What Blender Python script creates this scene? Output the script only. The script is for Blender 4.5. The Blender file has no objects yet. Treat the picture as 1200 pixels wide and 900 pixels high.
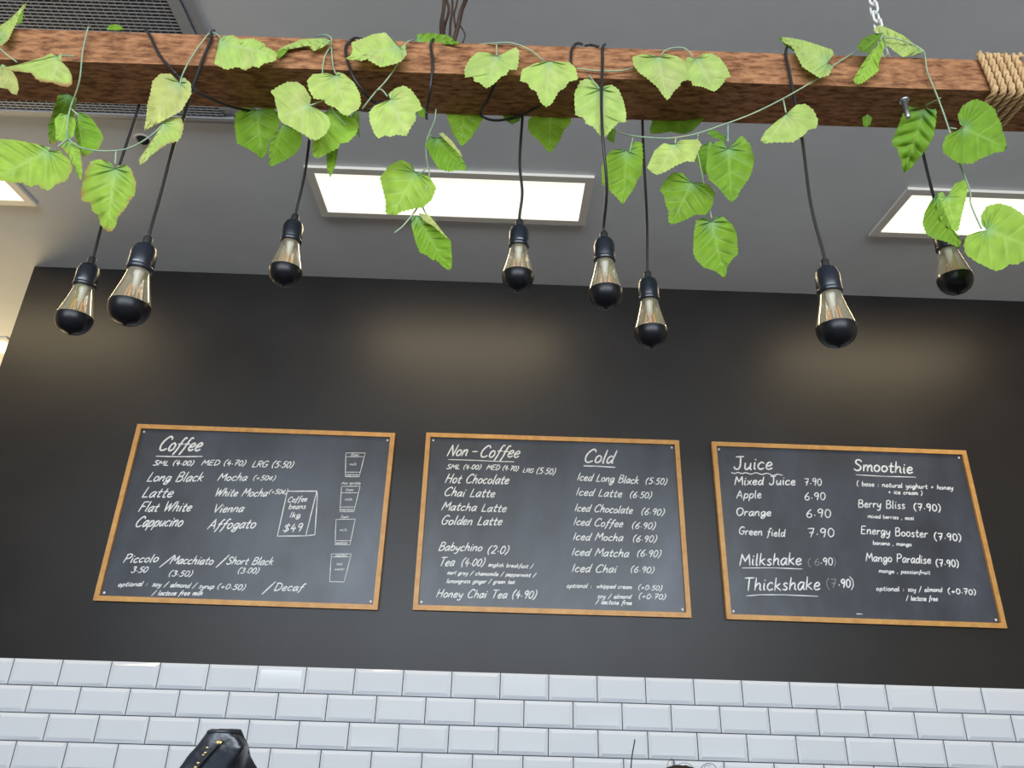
import bpy, bmesh, math, random
from mathutils import Vector, Matrix, noise
random.seed(7)
sc = bpy.context.scene
COL = sc.collection
PI = math.pi

# ------------------------------------------------------------------ camera
F_PX, PITCH, YAW, ROLL = 821.617, 0.401255, 0.009456, 0.0303806
CAM = Vector((0.0, -3.16954, 1.56888))
fwd = Vector((math.sin(YAW)*math.cos(PITCH), math.cos(YAW)*math.cos(PITCH), math.sin(PITCH)))
r0 = Vector((math.cos(YAW), -math.sin(YAW), 0)); u0 = r0.cross(fwd)
RIGHT = math.cos(ROLL)*r0 + math.sin(ROLL)*u0
UP = -math.sin(ROLL)*r0 + math.cos(ROLL)*u0
cd = bpy.data.cameras.new('camera'); cam = bpy.data.objects.new('camera', cd); COL.objects.link(cam)
cd.sensor_width = 36; cd.lens = F_PX/1200*36; cd.clip_start = 0.05; cd.clip_end = 60
M = Matrix((RIGHT, UP, -fwd)).transposed().to_4x4(); M.translation = CAM
cam.matrix_world = M
sc.camera = cam
vs = sc.view_settings
vs.view_transform = 'Standard'; vs.look = 'None'; vs.gamma = 1; vs.use_curve_mapping = False
vs.exposure = 0.0

# ------------------------------------------------------------------ light
DAY_POWER = 430; SKY = 0.15; TROFFER = 12.0
w = bpy.data.worlds.new('sky'); sc.world = w; w.use_nodes = True
w.node_tree.nodes['Background'].inputs[0].default_value = (0.72, 0.86, 1.0, 1)
w.node_tree.nodes['Background'].inputs[1].default_value = SKY
def area(name, loc, rot, sx, sy, power, color):
    l = bpy.data.lights.new(name, 'AREA'); l.shape = 'RECTANGLE'; l.size = sx; l.size_y = sy
    l.energy = power; l.color = color
    o = bpy.data.objects.new(name, l); COL.objects.link(o); o.location = loc; o.rotation_euler = rot
    return o
area('shopfront_daylight', (-0.3, -6.8, 2.74), (PI/2, 0, 0), 7.4, 1.42, DAY_POWER, (0.82, 0.91, 1.0))
area('back_room_fill', (-4.6, 2.0, 1.2), (PI, 0, 0), 1.6, 1.6, 140, (1.0, 0.80, 0.45))  # added unseen warm fill, aimed up to brighten the ceiling at the left

# pixel -> place helpers (real places on known planes)
def ray(px, py): return fwd + RIGHT*((px-600)/F_PX) - UP*((py-450)/F_PX)
def at_y(px, py, y): d = ray(px, py); return CAM + d*((y-CAM.y)/d.y)
def at_z(px, py, z): d = ray(px, py); return CAM + d*((z-CAM.z)/d.z)
def A(px, py, dist): return at_y(px, py, CAM.y+dist)

# ------------------------------------------------------------------ materials
def mat(name, color=(.5,.5,.5), rough=.6, metal=0, spec=.5, emit=None, strength=0):
    m = bpy.data.materials.new(name); m.use_nodes = True
    b = m.node_tree.nodes['Principled BSDF']
    b.inputs['Base Color'].default_value = (*color, 1); b.inputs['Roughness'].default_value = rough
    b.inputs['Metallic'].default_value = metal; b.inputs['Specular IOR Level'].default_value = spec
    if emit: b.inputs['Emission Color'].default_value = (*emit, 1); b.inputs['Emission Strength'].default_value = strength
    return m
def N(m, t, **kw):
    n = m.node_tree.nodes.new(t)
    for k, v in kw.items():
        if k in n.inputs: n.inputs[k].default_value = v
        else: setattr(n, k, v)
    return n
def LK(m, a, b): m.node_tree.links.new(a, b)
def bsdf(m): return m.node_tree.nodes['Principled BSDF']
def noisy(m, c1, c2, scale=8, stretch=(1,1,1), lo=.35, hi=.65, detail=6, bump=0, bscale=None, bdist=.002, rough=None):
    tc = N(m, 'ShaderNodeTexCoord'); mp = N(m, 'ShaderNodeMapping'); mp.inputs['Scale'].default_value = stretch
    LK(m, tc.outputs['Object'], mp.inputs['Vector'])
    nz = N(m, 'ShaderNodeTexNoise', Scale=scale, Detail=detail, Roughness=.6); LK(m, mp.outputs[0], nz.inputs['Vector'])
    cr = N(m, 'ShaderNodeValToRGB'); cr.color_ramp.elements[0].position = lo; cr.color_ramp.elements[1].position = hi
    cr.color_ramp.elements[0].color = (*c1, 1); cr.color_ramp.elements[1].color = (*c2, 1)
    LK(m, nz.outputs[0], cr.inputs[0]); LK(m, cr.outputs[0], bsdf(m).inputs['Base Color'])
    if rough:
        mr = N(m, 'ShaderNodeMapRange'); mr.inputs['To Min'].default_value = rough[0]; mr.inputs['To Max'].default_value = rough[1]
        LK(m, nz.outputs[0], mr.inputs[0]); LK(m, mr.outputs[0], bsdf(m).inputs['Roughness'])
    if bump:
        n2 = N(m, 'ShaderNodeTexNoise', Scale=bscale or scale*3, Detail=4); LK(m, mp.outputs[0], n2.inputs['Vector'])
        bp = N(m, 'ShaderNodeBump', Strength=bump, Distance=bdist); LK(m, n2.outputs[0], bp.inputs['Height'])
        LK(m, bp.outputs[0], bsdf(m).inputs['Normal'])
    return m
m_wall = noisy(mat('charcoal_wall_paint', rough=.45, spec=.44), (.0085,.0062,.0054), (.0135,.0104,.0094), 2.2, bump=.10, bscale=60, bdist=.001, rough=(.36,.48))
m_ceil = noisy(mat('grey_ceiling_paint', rough=.9, spec=.2), (.64,.65,.67), (.69,.70,.72), 3, bump=.08, bscale=90, bdist=.001)
m_cream = mat('cream_paint', (.62,.53,.38), .8)
m_grout = mat('grey_grout', (.055,.06,.07), .9)
m_tile = mat('white_glazed_tile', (.69,.71,.755), .085, spec=.5)
m_floor = noisy(mat('concrete_floor', rough=.6), (.07,.065,.06), (.11,.10,.095), 3)
m_frame = noisy(mat('honey_oak', rough=.45), (.50,.235,.058), (.66,.355,.105), 26, (1,1,1), .3, .7, bump=.1, bscale=80, bdist=.0006)
m_slate = noisy(mat('blackboard_slate', rough=.42, spec=.6), (.012,.0135,.017), (.074,.087,.124), 1.7, (1,1,.55), .36, .68, detail=7, rough=(.46,.31))  # chalk-dust smears; the lighter tone also has the blue daylight sheen painted in
m_chalk = noisy(mat('white_chalk_ink', rough=.9, spec=.1), (.62,.64,.66), (.86,.87,.88), 60, lo=.3, hi=.6)
m_faint = mat('rubbed_chalk', (.26,.28,.31), .9)
m_screw = mat('white_screw_cap', (.8,.8,.78), .4)
m_beam = noisy(mat('rough_sawn_timber', rough=.85, spec=.2), (.115,.041,.018), (.42,.195,.090), 120, (.28,1,1), .32, .62, detail=8, bump=1.0, bscale=230, bdist=.004)
m_cord = mat('black_cord', (.015,.015,.017), .45)
m_socket = mat('black_satin_lampholder', (.006,.009,.018), .30, spec=.6)
m_dip = mat('black_mirror_dip', (.006,.006,.008), .33, spec=.28)
m_mark = mat('pale_print', (.5,.55,.6), .6)
m_stemglass = mat('frosted_glass_stem', (.72,.76,.8), .25)
m_fil = mat('orange_filament', (.95,.38,.08), .5)
m_vent = mat('grey_vent_metal', (.34,.34,.36), .45, spec=.5)
m_black = mat('black_void', (.006,.006,.007), .9)
m_lframe = mat('light_fitting_frame', (.74,.69,.61), .5)
m_diff = mat('light_diffuser', (.9,.88,.8), .6, emit=(1.0,.985,.80), strength=1.06)
m_rope = noisy(mat('jute_rope', rough=.95, spec=.1), (.42,.25,.11), (.68,.47,.25), 120, lo=.3, hi=.7, bump=.5, bscale=300, bdist=.001)
m_chain = mat('white_coated_chain', (.74,.73,.70), .4)
m_twig = noisy(mat('dry_vine_bark', rough=.9, spec=.1), (.030,.019,.014), (.085,.055,.038), 60, (1,1,.15), bump=.6, bscale=120)
m_steel = mat('galvanised_steel', (.42,.43,.45), .38, .9)
m_stem = noisy(mat('green_vine_stem', rough=.6), (.20,.34,.25), (.42,.46,.25), 25)
m_bag = noisy(mat('black_foil_pouch', rough=.3, spec=.6), (.010,.012,.018), (.022,.026,.038), 20, bump=.5, bscale=35, bdist=.004, rough=(.22,.4))
m_gold = mat('gold_tie', (.62,.46,.18), .35, .6)
m_skin = mat('skin', (.56,.36,.26), .55)
m_hair = mat('dark_brown_hair', (.028,.017,.012), .5)
m_shirt = mat('black_shirt', (.02,.02,.022), .85)
m_trousers = mat('dark_trousers', (.025,.03,.045), .85)
m_shoe = mat('black_shoe', (.015,.015,.015), .5)
m_counter = noisy(mat('timber_counter', rough=.5), (.20,.11,.05), (.32,.19,.09), 8, (.2,1,1))
m_stone = noisy(mat('dark_counter_top', rough=.3), (.05,.05,.05), (.08,.08,.08), 14)

m_glass = bpy.data.materials.new('amber_bulb_glass'); m_glass.use_nodes = True
nt = m_glass.node_tree; nt.nodes.clear()
o_ = nt.nodes.new('ShaderNodeOutputMaterial'); tr = nt.nodes.new('ShaderNodeBsdfTransparent'); gl = nt.nodes.new('ShaderNodeBsdfGlossy')
df = nt.nodes.new('ShaderNodeBsdfDiffuse'); tl = nt.nodes.new('ShaderNodeBsdfTranslucent')
lw = nt.nodes.new('ShaderNodeLayerWeight'); lw.inputs[0].default_value = .42
mx1 = nt.nodes.new('ShaderNodeMixShader'); mx2 = nt.nodes.new('ShaderNodeMixShader'); mx3 = nt.nodes.new('ShaderNodeMixShader')
tr.inputs[0].default_value = (.97,.94,.86,1); gl.inputs[0].default_value = (1,.97,.9,1); gl.inputs['Roughness'].default_value = .04
df.inputs[0].default_value = (.80,.70,.48,1); tl.inputs[0].default_value = (.80,.70,.48,1)
mx3.inputs[0].default_value = .5; nt.links.new(df.outputs[0], mx3.inputs[1]); nt.links.new(tl.outputs[0], mx3.inputs[2])
mx2.inputs[0].default_value = .30; nt.links.new(tr.outputs[0], mx2.inputs[1]); nt.links.new(mx3.outputs[0], mx2.inputs[2])
nt.links.new(lw.outputs['Facing'], mx1.inputs[0])
mr = nt.nodes.new('ShaderNodeMapRange'); mr.inputs['To Min'].default_value = .06; mr.inputs['To Max'].default_value = .55
nt.links.new(lw.outputs['Facing'], mr.inputs[0]); nt.links.new(mr.outputs[0], mx1.inputs[0])
nt.links.new(mx2.outputs[0], mx1.inputs[1]); nt.links.new(gl.outputs[0], mx1.inputs[2]); nt.links.new(mx1.outputs[0], o_.inputs[0])

m_leaf = bpy.data.materials.new('vine_leaf_fabric'); m_leaf.use_nodes = True
nt = m_leaf.node_tree; b = nt.nodes['Principled BSDF']; b.inputs['Roughness'].default_value = .55; b.inputs['Specular IOR Level'].default_value = .35
at = nt.nodes.new('ShaderNodeAttribute'); at.attribute_name = 'Col'
nz = nt.nodes.new('ShaderNodeTexNoise'); nz.inputs['Scale'].default_value = 500; nz.inputs['Detail'].default_value = 2
tcn = nt.nodes.new('ShaderNodeTexCoord'); nt.links.new(tcn.outputs['Object'], nz.inputs['Vector'])
bp = nt.nodes.new('ShaderNodeBump'); bp.inputs['Strength'].default_value = .25; bp.inputs['Distance'].default_value = .001
nt.links.new(nz.outputs[0], bp.inputs['Height']); nt.links.new(bp.outputs[0], b.inputs['Normal'])
nt.links.new(at.outputs['Color'], b.inputs['Base Color'])
tl = nt.nodes.new('ShaderNodeBsdfTranslucent'); nt.links.new(at.outputs['Color'], tl.inputs[0])
mx = nt.nodes.new('ShaderNodeMixShader'); mx.inputs[0].default_value = .30
nt.links.new(b.outputs[0], mx.inputs[1]); nt.links.new(tl.outputs[0], mx.inputs[2]); nt.links.new(mx.outputs[0], nt.nodes['Material Output'].inputs[0])

# ------------------------------------------------------------------ object helpers
def obj(name, bm, m, parent=None, smooth=False, local=True):
    me = bpy.data.meshes.new(name)
    bmesh.ops.recalc_face_normals(bm, faces=bm.faces) if smooth != 'keep' else None
    if parent is not None and local:
        bm.transform(parent_world(parent).inverted())
    bm.to_mesh(me); bm.free()
    o = bpy.data.objects.new(name, me); COL.objects.link(o)
    for mm in (m if isinstance(m, (list, tuple)) else [m]): me.materials.append(mm)
    if smooth:
        for p in me.polygons: p.use_smooth = True
    if parent is not None: o.parent = parent
    return o
def parent_world(p):
    m = p.matrix_basis.copy()
    while p.parent: p = p.parent; m = p.matrix_basis @ m
    return m
def thing(name, label, cat, loc, group=None):
    o = bpy.data.objects.new(name, None); COL.objects.link(o); o.empty_display_size = .05
    o.location = loc; o['label'] = label; o['category'] = cat
    if group: o['group'] = group
    return o
def tag(o, label, cat, group=None, kind=None):
    o['label'] = label; o['category'] = cat
    if group: o['group'] = group
    return o
def struct(name, bm, m, label, cat, smooth=False):
    o = obj(name, bm, m, None, smooth); o['kind'] = 'structure'; o['label'] = label; o['category'] = cat
    return o
def box(bm, x0, x1, y0, y1, z0, z1, bev=0):
    c = Vector(((x0+x1)/2, (y0+y1)/2, (z0+z1)/2))
    r = bmesh.ops.create_cube(bm, size=1, matrix=Matrix.Translation(c) @ Matrix.Diagonal((x1-x0, y1-y0, z1-z0, 1)))
    if bev:
        es = list({e for v in r['verts'] for e in v.link_edges})
        bmesh.ops.bevel(bm, geom=es, offset=bev, segments=2, affect='EDGES', profile=.5)
    return bm
def B(): return bmesh.new()
def catmull(pts, n=6):
    pts = [Vector(p) for p in pts]
    if len(pts) < 3: 
        return [pts[0].lerp(pts[1], i/n) for i in range(n+1)] if len(pts) == 2 else pts
    P = [pts[0]*2-pts[1]] + pts + [pts[-1]*2-pts[-2]]
    out = []
    for i in range(1, len(P)-2):
        p0, p1, p2, p3 = P[i-1:i+3]
        for k in range(n):
            t = k/n
            out.append(.5*((2*p1)+(p2-p0)*t+(2*p0-5*p1+4*p2-p3)*t*t+(3*p1-p0-3*p2+p3)*t**3))
    out.append(pts[-1]); return out
def tube(bm, pts, r, n=8, closed=False, cap=True):
    pts = [Vector(p) for p in pts]; rings = []; nrm = None; L = len(pts)
    for i, p in enumerate(pts):
        if closed: t = pts[(i+1) % L]-pts[i-1]
        else: t = pts[min(i+1, L-1)]-pts[max(i-1, 0)]
        if t.length < 1e-9: t = Vector((0,0,1))
        t.normalize()
        if nrm is None: nrm = t.orthogonal().normalized()
        nrm = nrm - t*nrm.dot(t)
        if nrm.length < 1e-6: nrm = t.orthogonal()
        nrm.normalize(); bn = t.cross(nrm)
        rr = r[i] if isinstance(r, (list, tuple)) else r
        rings.append([bm.verts.new(p+(nrm*math.cos(2*PI*k/n)+bn*math.sin(2*PI*k/n))*rr) for k in range(n)])
    for i in range(L if closed else L-1):
        a, b = rings[i], rings[(i+1) % L]
        for k in range(n): bm.faces.new((a[k], a[(k+1) % n], b[(k+1) % n], b[k]))
    if cap and not closed:
        bm.faces.new(rings[0][::-1]); bm.faces.new(rings[-1])
    return bm
def lathe(bm, prof, c, n=28):
    rings = []
    for r, z in prof:
        if r < 1e-5: rings.append([bm.verts.new(c+Vector((0,0,z)))])
        else: rings.append([bm.verts.new(c+Vector((r*math.cos(2*PI*k/n), r*math.sin(2*PI*k/n), z))) for k in range(n)])
    for a, b in zip(rings, rings[1:]):
        for k in range(n):
            q = [a[k % len(a)], a[(k+1) % len(a)], b[(k+1) % len(b)], b[k % len(b)]]
            q2 = []
            for v in q:
                if v not in q2: q2.append(v)
            if len(q2) > 2: bm.faces.new(q2)
    return bm

# ------------------------------------------------------------------ setting
X0 = -1.50105*1.33; ZT = 1.60; ZC = 3.485; WL = -2.47; WR = 4.4
bm = box(B(), WL, WR, 0, .14, 0, ZC)
struct('wall_back', bm, m_wall, 'charcoal painted back wall carrying three menu boards above white tiles', 'wall')
bm = box(B(), -7.5, WR, -7.6, 4.6, ZC, ZC+.12)
struct('ceiling', bm, m_ceil, 'flat grey painted ceiling with recessed panel lights', 'ceiling')
struct('floor', box(B(), -7.5, WR, -11, 4.6, -.12, 0), m_floor, 'concrete floor of the shop', 'floor')
struct('wall_right', box(B(), WR, WR+.12, -7.6, 4.6, 0, ZC), m_cream, 'cream side wall of the shop', 'wall')
struct('wall_left', box(B(), -7.62, -7.5, -7.6, 4.6, 0, ZC), m_cream, 'cream side wall of the back area', 'wall')
struct('wall_rear', box(B(), -7.5, WR, 4.6, 4.72, 0, ZC), m_cream, 'cream wall of the space behind the charcoal wall', 'wall')

# bevelled metro tiles
PU, PV = .2015, .10135
bm = box(B(), WL, WR, -.006, -.0005, 0, ZT-.001)
for f in bm.faces: f.material_index = 1
for row in range(15):
    zt = ZT-row*PV; zb = zt-PV+.0038
    k0 = int((WL-X0)/PU)-2
    for k in range(k0, k0+40):
        xa = X0+(k+.5*(row % 2))*PU+.0019; xb = xa+PU-.0038
        xa, xb = max(xa, WL), min(xb, WR)
        if xb-xa < .02: continue
        bv = min(.014, (xb-xa)*.3); y0 = -.0065; y1 = -.0130
        tx, tz = random.uniform(-.0018, .0018), random.uniform(-.0012, .0012)
        o4 = [(xa, zb), (xb, zb), (xb, zt), (xa, zt)]
        i4 = [(xa+bv, zb+bv), (xb-bv, zb+bv), (xb-bv, zt-bv), (xa+bv, zt-bv)]
        sg = [(-1,-1), (1,-1), (1,1), (-1,1)]
        vb = [bm.verts.new((x, -.002, z)) for x, z in o4]
        vo = [bm.verts.new((x, y0, z)) for x, z in o4]
        vi = [bm.verts.new((x, y1+s[0]*tx+s[1]*tz, z)) for (x, z), s in zip(i4, sg)]
        for q in range(4):
            p = (q+1) % 4
            bm.faces.new((vo[q], vo[p], vi[p], vi[q])); bm.faces.new((vb[q], vb[p], vo[p], vo[q]))
        bm.faces.new(vi)
struct('trim_1', bm, [m_tile, m_grout], 'white bevelled metro tiles in brick bond below the charcoal wall', 'tiles')

# ------------------------------------------------------------------ ceiling fittings
def troffer(x0, x1, y0, y1, label):
    t = thing('ceiling_light', label, 'ceiling light', ((x0+x1)/2, (y0+y1)/2, ZC), 'rectangular ceiling panel lights')
    fw = .034
    b_ = B()
    for q in ((x0, x1, y0, y0+fw), (x0, x1, y1-fw, y1), (x0, x0+fw, y0+fw, y1-fw), (x1-fw, x1, y0+fw, y1-fw)):
        box(b_, q[0], q[1], q[2], q[3], ZC-.014, ZC-.0005)
    obj('frame', b_, m_lframe, t)
    obj('diffuser', box(B(), x0+fw, x1-fw, y0+fw, y1-fw, ZC-.008, ZC-.001), m_diff, t)
    a_ = area('panel_light', ((x0+x1)/2, (y0+y1)/2, ZC-.016), (0, 0, 0), x1-x0-2*fw, y1-y0-2*fw, TROFFER*PI*(x1-x0-2*fw)*(y1-y0-2*fw), (1.0, .79, .46))
    a_.parent = t; a_.location = (0, 0, -.016)
ty0, ty1 = -.868, -.540
troffer(-.853, .333, ty0, ty1, 'lit rectangular ceiling panel light in the middle, behind the hanging bulbs')
troffer(1.622, 2.81, ty0, ty1, 'lit rectangular ceiling panel light at the right, behind the end bulb and leaves')
troffer(-3.32, -2.13, ty0, ty1, 'lit rectangular ceiling panel light at the far left edge, mostly cut off')
troffer(-4.35, -3.16, .86, 1.13, 'lit ceiling panel light glimpsed past the end of the charcoal wall')

vx0, vx1, vy0, vy1 = -2.45, -1.005, -2.35, -1.095
t = thing('ceiling_vent', 'large grey grille air vent in the ceiling behind the timber beam', 'vent', ((vx0+vx1)/2, (vy0+vy1)/2, ZC))
b_ = B()
for d, z in ((0, .010), (.042, .018)):
    e = .04
    for q in ((vx0+d, vx1-d, vy0+d, vy0+d+e-.004), (vx0+d, vx1-d, vy1-d*.45-e*.5+.004, vy1-d*.45), (vx0+d, vx0+d+e-.004, vy0+d+.036, vy1-d-.036), (vx1-d-e+.004, vx1-d, vy0+d+.036, vy1-d-.036)):
        box(b_, *q, ZC-z, ZC-.0005)
obj('frame', b_, m_vent, t)
gx0, gx1, gy0, gy1 = vx0+.078, vx1-.078, vy0+.078, vy1-.036
obj('duct_shade_sheet', box(B(), gx0, gx1, gy0, gy1, ZC-.002, ZC-.0005), m_black, t)  # black sheet painted in for the shade of the duct behind the grille
b_ = B()
n = int((gy1-gy0)/.0125)
for k in range(n+1):
    y = gy0+(gy1-gy0)*k/n
    box(b_, gx0, gx1, y-.0018, y+.0018, ZC-.015, ZC-.0035)
n = int((gx1-gx0)/.024)
for k in range(n+1):
    x = gx0+(gx1-gx0)*k/n
    box(b_, x-.0016, x+.0016, gy0, gy1, ZC-.0135, ZC-.0035)
obj('grille', b_, m_vent, t)

c = at_z(168, 163, ZC)
t = thing('downlight', 'small round ceiling downlight with pale ring between two left cords', 'downlight', c)
b_ = lathe(B(), [(.022,-.0005),(.034,-.0005),(.034,-.004),(.030,-.007),(.024,-.005),(.022,-.0005)], c, 32)
obj('ring', b_, m_lframe, t, True)
b_ = lathe(B(), [(.0215,-.001),(.0215,-.006),(.017,-.014),(.012,-.017),(0,-.0175)], c, 24)
obj('lamp_eye', b_, m_black, t, True)

# ------------------------------------------------------------------ stroke handwriting
G = {
'A':(7,"0,0 3.5,10|3.5,10 6.5,0|1.2,3.5 5.5,3.5"),'B':(6,".5,10 .3,0|.3,9.6 3,10.2 5,8.5 3.5,5.8 1,5.3|1,5.3 4.5,5 5.6,2.6 3.8,.2 0,0"),
'C':(6.8,"6.5,8 5.5,9.7 3.5,9.8 1,7 .2,3.5 1.5,.5 4,0 6.3,1.2"),'D':(6.5,".8,10 .5,0|0,9.8 3.5,9.6 6,7 5.8,3 3.5,.4 0,0"),
'E':(6,"5.5,10 .8,9.9|.8,9.9 .4,0|.5,5.2 4.5,5.4|.4,0 5.3,.2"),'F':(5.5,"5.8,10 .8,9.9|.8,9.9 .4,0|.6,5.2 4.5,5.4"),
'G':(7,"6.3,8.5 4.5,9.9 2,9 .4,5.5 .8,1.5 3,0 5.5,1 6.3,4|3.8,4.2 7,4.3"),'H':(7,".7,10 .3,0|6,10 5.8,0|.5,5 6,5.2"),
'I':(2.4,"1.2,10 1,0"),'J':(6,"1,9.8 6,10|4,10 4.2,3 3,.3 1,.3 0,2"),'L':(5,"1,10 .3,0|.3,0 5,.3"),
'M':(8.2,"0,0 1.2,10|1.2,10 4,3.5|4,3.5 7,10|7,10 8,0"),'N':(7,"0,0 1,10|1,10 5.6,0|5.6,0 6.6,10"),
'O':(7,"3.5,10 1,8.5 .2,4.5 1.8,.4 4.5,.4 6.5,4 6,8.5 3.5,10"),'P':(6,".8,10 .4,0|0,9.6 3.5,10.2 5.8,8.2 4.3,5.4 .8,4.6"),
'R':(6,".8,10 .4,0|0,9.6 3.5,10.2 5.8,8.2 4.3,5.4 .8,4.6|2.4,4.8 5.8,0"),'S':(6,"5.6,8.6 4,10 1.6,9.4 1.2,7 3.5,5.2 5.2,3.2 4.2,.6 2,0 0,1.2"),
'T':(6.5,"0,9.8 6.8,10|3.4,9.9 3,0"),'V':(6.5,"0,10 2.8,0|2.8,0 6.8,10"),'W':(9,"0,10 1.8,0|1.8,0 4.6,8|4.6,8 6,0|6,0 9,10"),
'a':(5,"4.5,4.8 2.5,5.6 .4,3.4 .6,.6 2.2,0 4.3,3.8|4.6,5.5 4.2,1 5.2,.1"),'b':(5,".8,10 .3,.3|.4,2.8 2.5,5.4 4.6,4 4,.8 1.8,0 .3,1"),
'c':(4.4,"4.1,4.6 2.6,5.6 .6,4 .3,1.6 1.8,0 4.2,.8"),'d':(5,"4.2,4.6 2.3,5.5 .4,3.2 .8,.4 2.4,.2 4.3,3|5.2,10 4.4,1.2 5.2,.1"),
'e':(4.6,".5,2.6 3,3 4.1,4.2 2.8,5.6 .8,4.2 .4,1.4 2,0 4.5,1"),'f':(4.2,"5,9.4 3.6,9.8 2.4,7 1.6,1 .4,-3|.4,5 4.2,5.2"),
'g':(5,"4.4,4.8 2.5,5.6 .5,3.6 1,.9 2.8,.9 4.4,3.8|4.7,5.4 4.2,-1 2.6,-3.4 .4,-2.6 1.6,-.6 5.4,.6"),
'h':(5,".9,10 .3,0|.5,2.8 2.6,5.5 4,4.6 4,.8 5,.1"),'i':(2,".9,5.5 .8,.8 1.6,.1|1.2,7.6 1.3,8.1"),
'k':(4.8,".8,10 .3,0|4,5.4 .6,2.8|1.2,3 4.6,0"),'l':(2,"1,10 .7,.8 1.6,.1"),
'm':(7.3,".4,5.5 .3,0|.4,3 2.2,5.5 3.4,4.5 3.4,0|3.4,3 5.4,5.5 6.6,4.5 6.5,.8 7.4,.1"),'n':(5,".4,5.5 .3,0|.4,3 2.6,5.5 4,4.5 4,.8 4.9,.1"),
'o':(4.8,"2.4,5.6 .6,4.2 .5,1.2 2.2,0 4.2,1.4 4.2,4.2 2.4,5.6"),'p':(5,".9,5.5 .2,-3.5|.6,3 2.6,5.6 4.7,4 3.8,.6 1.8,.2 .5,1.2"),
'r':(3.6,".5,5.5 .3,0|.4,3 1.8,5 3.6,5.2"),'s':(4,"3.6,4.8 2.2,5.6 .8,4.4 2,3 3.4,1.6 2.4,.1 .2,.6"),
't':(3.7,"1.9,8.6 1.4,1.4 2.2,0 3.6,.6|0,5.4 3.8,5.7"),'u':(5,".5,5.5 .5,1.4 1.8,.1 4,2.6|4.3,5.5 4.1,.8 5,.1"),
'v':(4.4,".2,5.5 1.8,0|1.8,0 4.4,5.5"),'w':(6.4,".2,5.5 1.4,0|1.4,0 3.2,4.6|3.2,4.6 4.4,0|4.4,0 6.4,5.5"),
'x':(4.4,".2,5.4 4.2,0|4.2,5.5 0,0"),'y':(4.8,".4,5.5 .8,2 2,1.2 4,3.4|4.6,5.5 3.6,-1.4 2,-3.4 .2,-2.8"),
'0':(5,"2.6,10 .8,8 .4,3 2,0 4.2,2 4.6,7 2.6,10"),'1':(2.5,"1.4,10 1,0"),'2':(5,".6,8 2,10 4.2,8.6 3.4,5 .3,.2|.3,.2 4.8,.3"),
'3':(5,".6,9 2.6,10 4.2,8 2,5.6|2,5.6 4.6,4 3.6,.6 1.6,0 .2,1.4"),'4':(5.2,"2.4,10 .4,3.6|.4,3.6 5,4|3.6,6.6 3.2,-.5"),
'5':(5,"4.8,10 1.4,9.8|1.4,9.8 1,5.6|1,5.6 3.4,6 4.6,3.4 3,.2 .4,.6"),'6':(4.8,"4,10 1.4,6.6 .4,2.6 1.8,0 4,1 4.2,4 2.2,5.2 .6,3.4"),
'7':(5,".2,9.8 4.8,10|4.8,10 2,0|1,5 4.2,5.2"),'9':(5,"4.4,8.4 2.6,10 .6,7.6 1.6,5.2 3.6,6 4.5,8.8|4.5,8.8 4,4 3,0"),
'(':(3,"2.8,11 .8,7.5 .6,2.5 2.2,-1.5"),')':(3,".4,11 2.2,7.5 2,2.5 .2,-1.5"),'.':(2,".8,2.6 1.2,3.1"),',':(2,"1,.6 .4,-1.4"),
':':(2,".8,.6 1,1|.9,4.2 1.1,4.6"),'/':(5,"0,-1.5 4.6,11"),'+':(5,".4,3.6 4.4,3.8|2.4,6 2.3,1.4"),'-':(5,".4,4 4.4,4.2"),
'¢':(4.6,"4.1,6.6 2.4,7.6 .5,5 .6,2.6 2,1.4 4.2,2.4|2.8,9.4 2,0"),'$':(6,"5.4,8 4,9.2 1.6,8.6 1.4,6.6 3.5,5.2 5,3.4 4.2,1.2 2,.8 .4,2|3.6,11 2.6,-1"),
}
GP = {k: (w_, [[tuple(map(float, p.split(','))) for p in s.split()] for s in g.split('|')]) for k, (w_, g) in G.items()}
YF = -.0105                                        # face of the slate panels
def ribbon(bm, pts, wd):
    """a low ridge of dried chalk ink lying on the slate (pts are (x, z) on the wall)"""
    P = []
    for p in pts:
        p = Vector(p)
        if not P or (p-P[-1]).length > 1e-5: P.append(p)
    if len(P) == 1: P.append(P[0]+Vector((wd*.4, 0)))
    d0 = (P[1]-P[0]).normalized(); d1 = (P[-1]-P[-2]).normalized()
    P[0] = P[0]-d0*wd*.25; P[-1] = P[-1]+d1*wd*.25
    rows = []
    for i, p in enumerate(P):
        t = P[min(i+1, len(P)-1)]-P[max(i-1, 0)]
        t = t.normalized() if t.length > 1e-9 else d0
        n_ = Vector((-t.y, t.x)); h = wd*.5*(.65 if i in (0, len(P)-1) else 1)
        a, c_ = p+n_*h, p-n_*h
        rows.append((bm.verts.new((a.x, YF-.0002, a.y)), bm.verts.new((p.x, YF-.0010, p.y)), bm.verts.new((c_.x, YF-.0002, c_.y))))
    for a, b_ in zip(rows, rows[1:]):
        bm.faces.new((a[0], a[1], b_[1], b_[0])); bm.faces.new((a[1], a[2], b_[2], b_[1]))
def wall2(px, py): p = at_y(px, py, YF); return Vector((p.x, p.z))
PXM = 278.0
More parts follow.
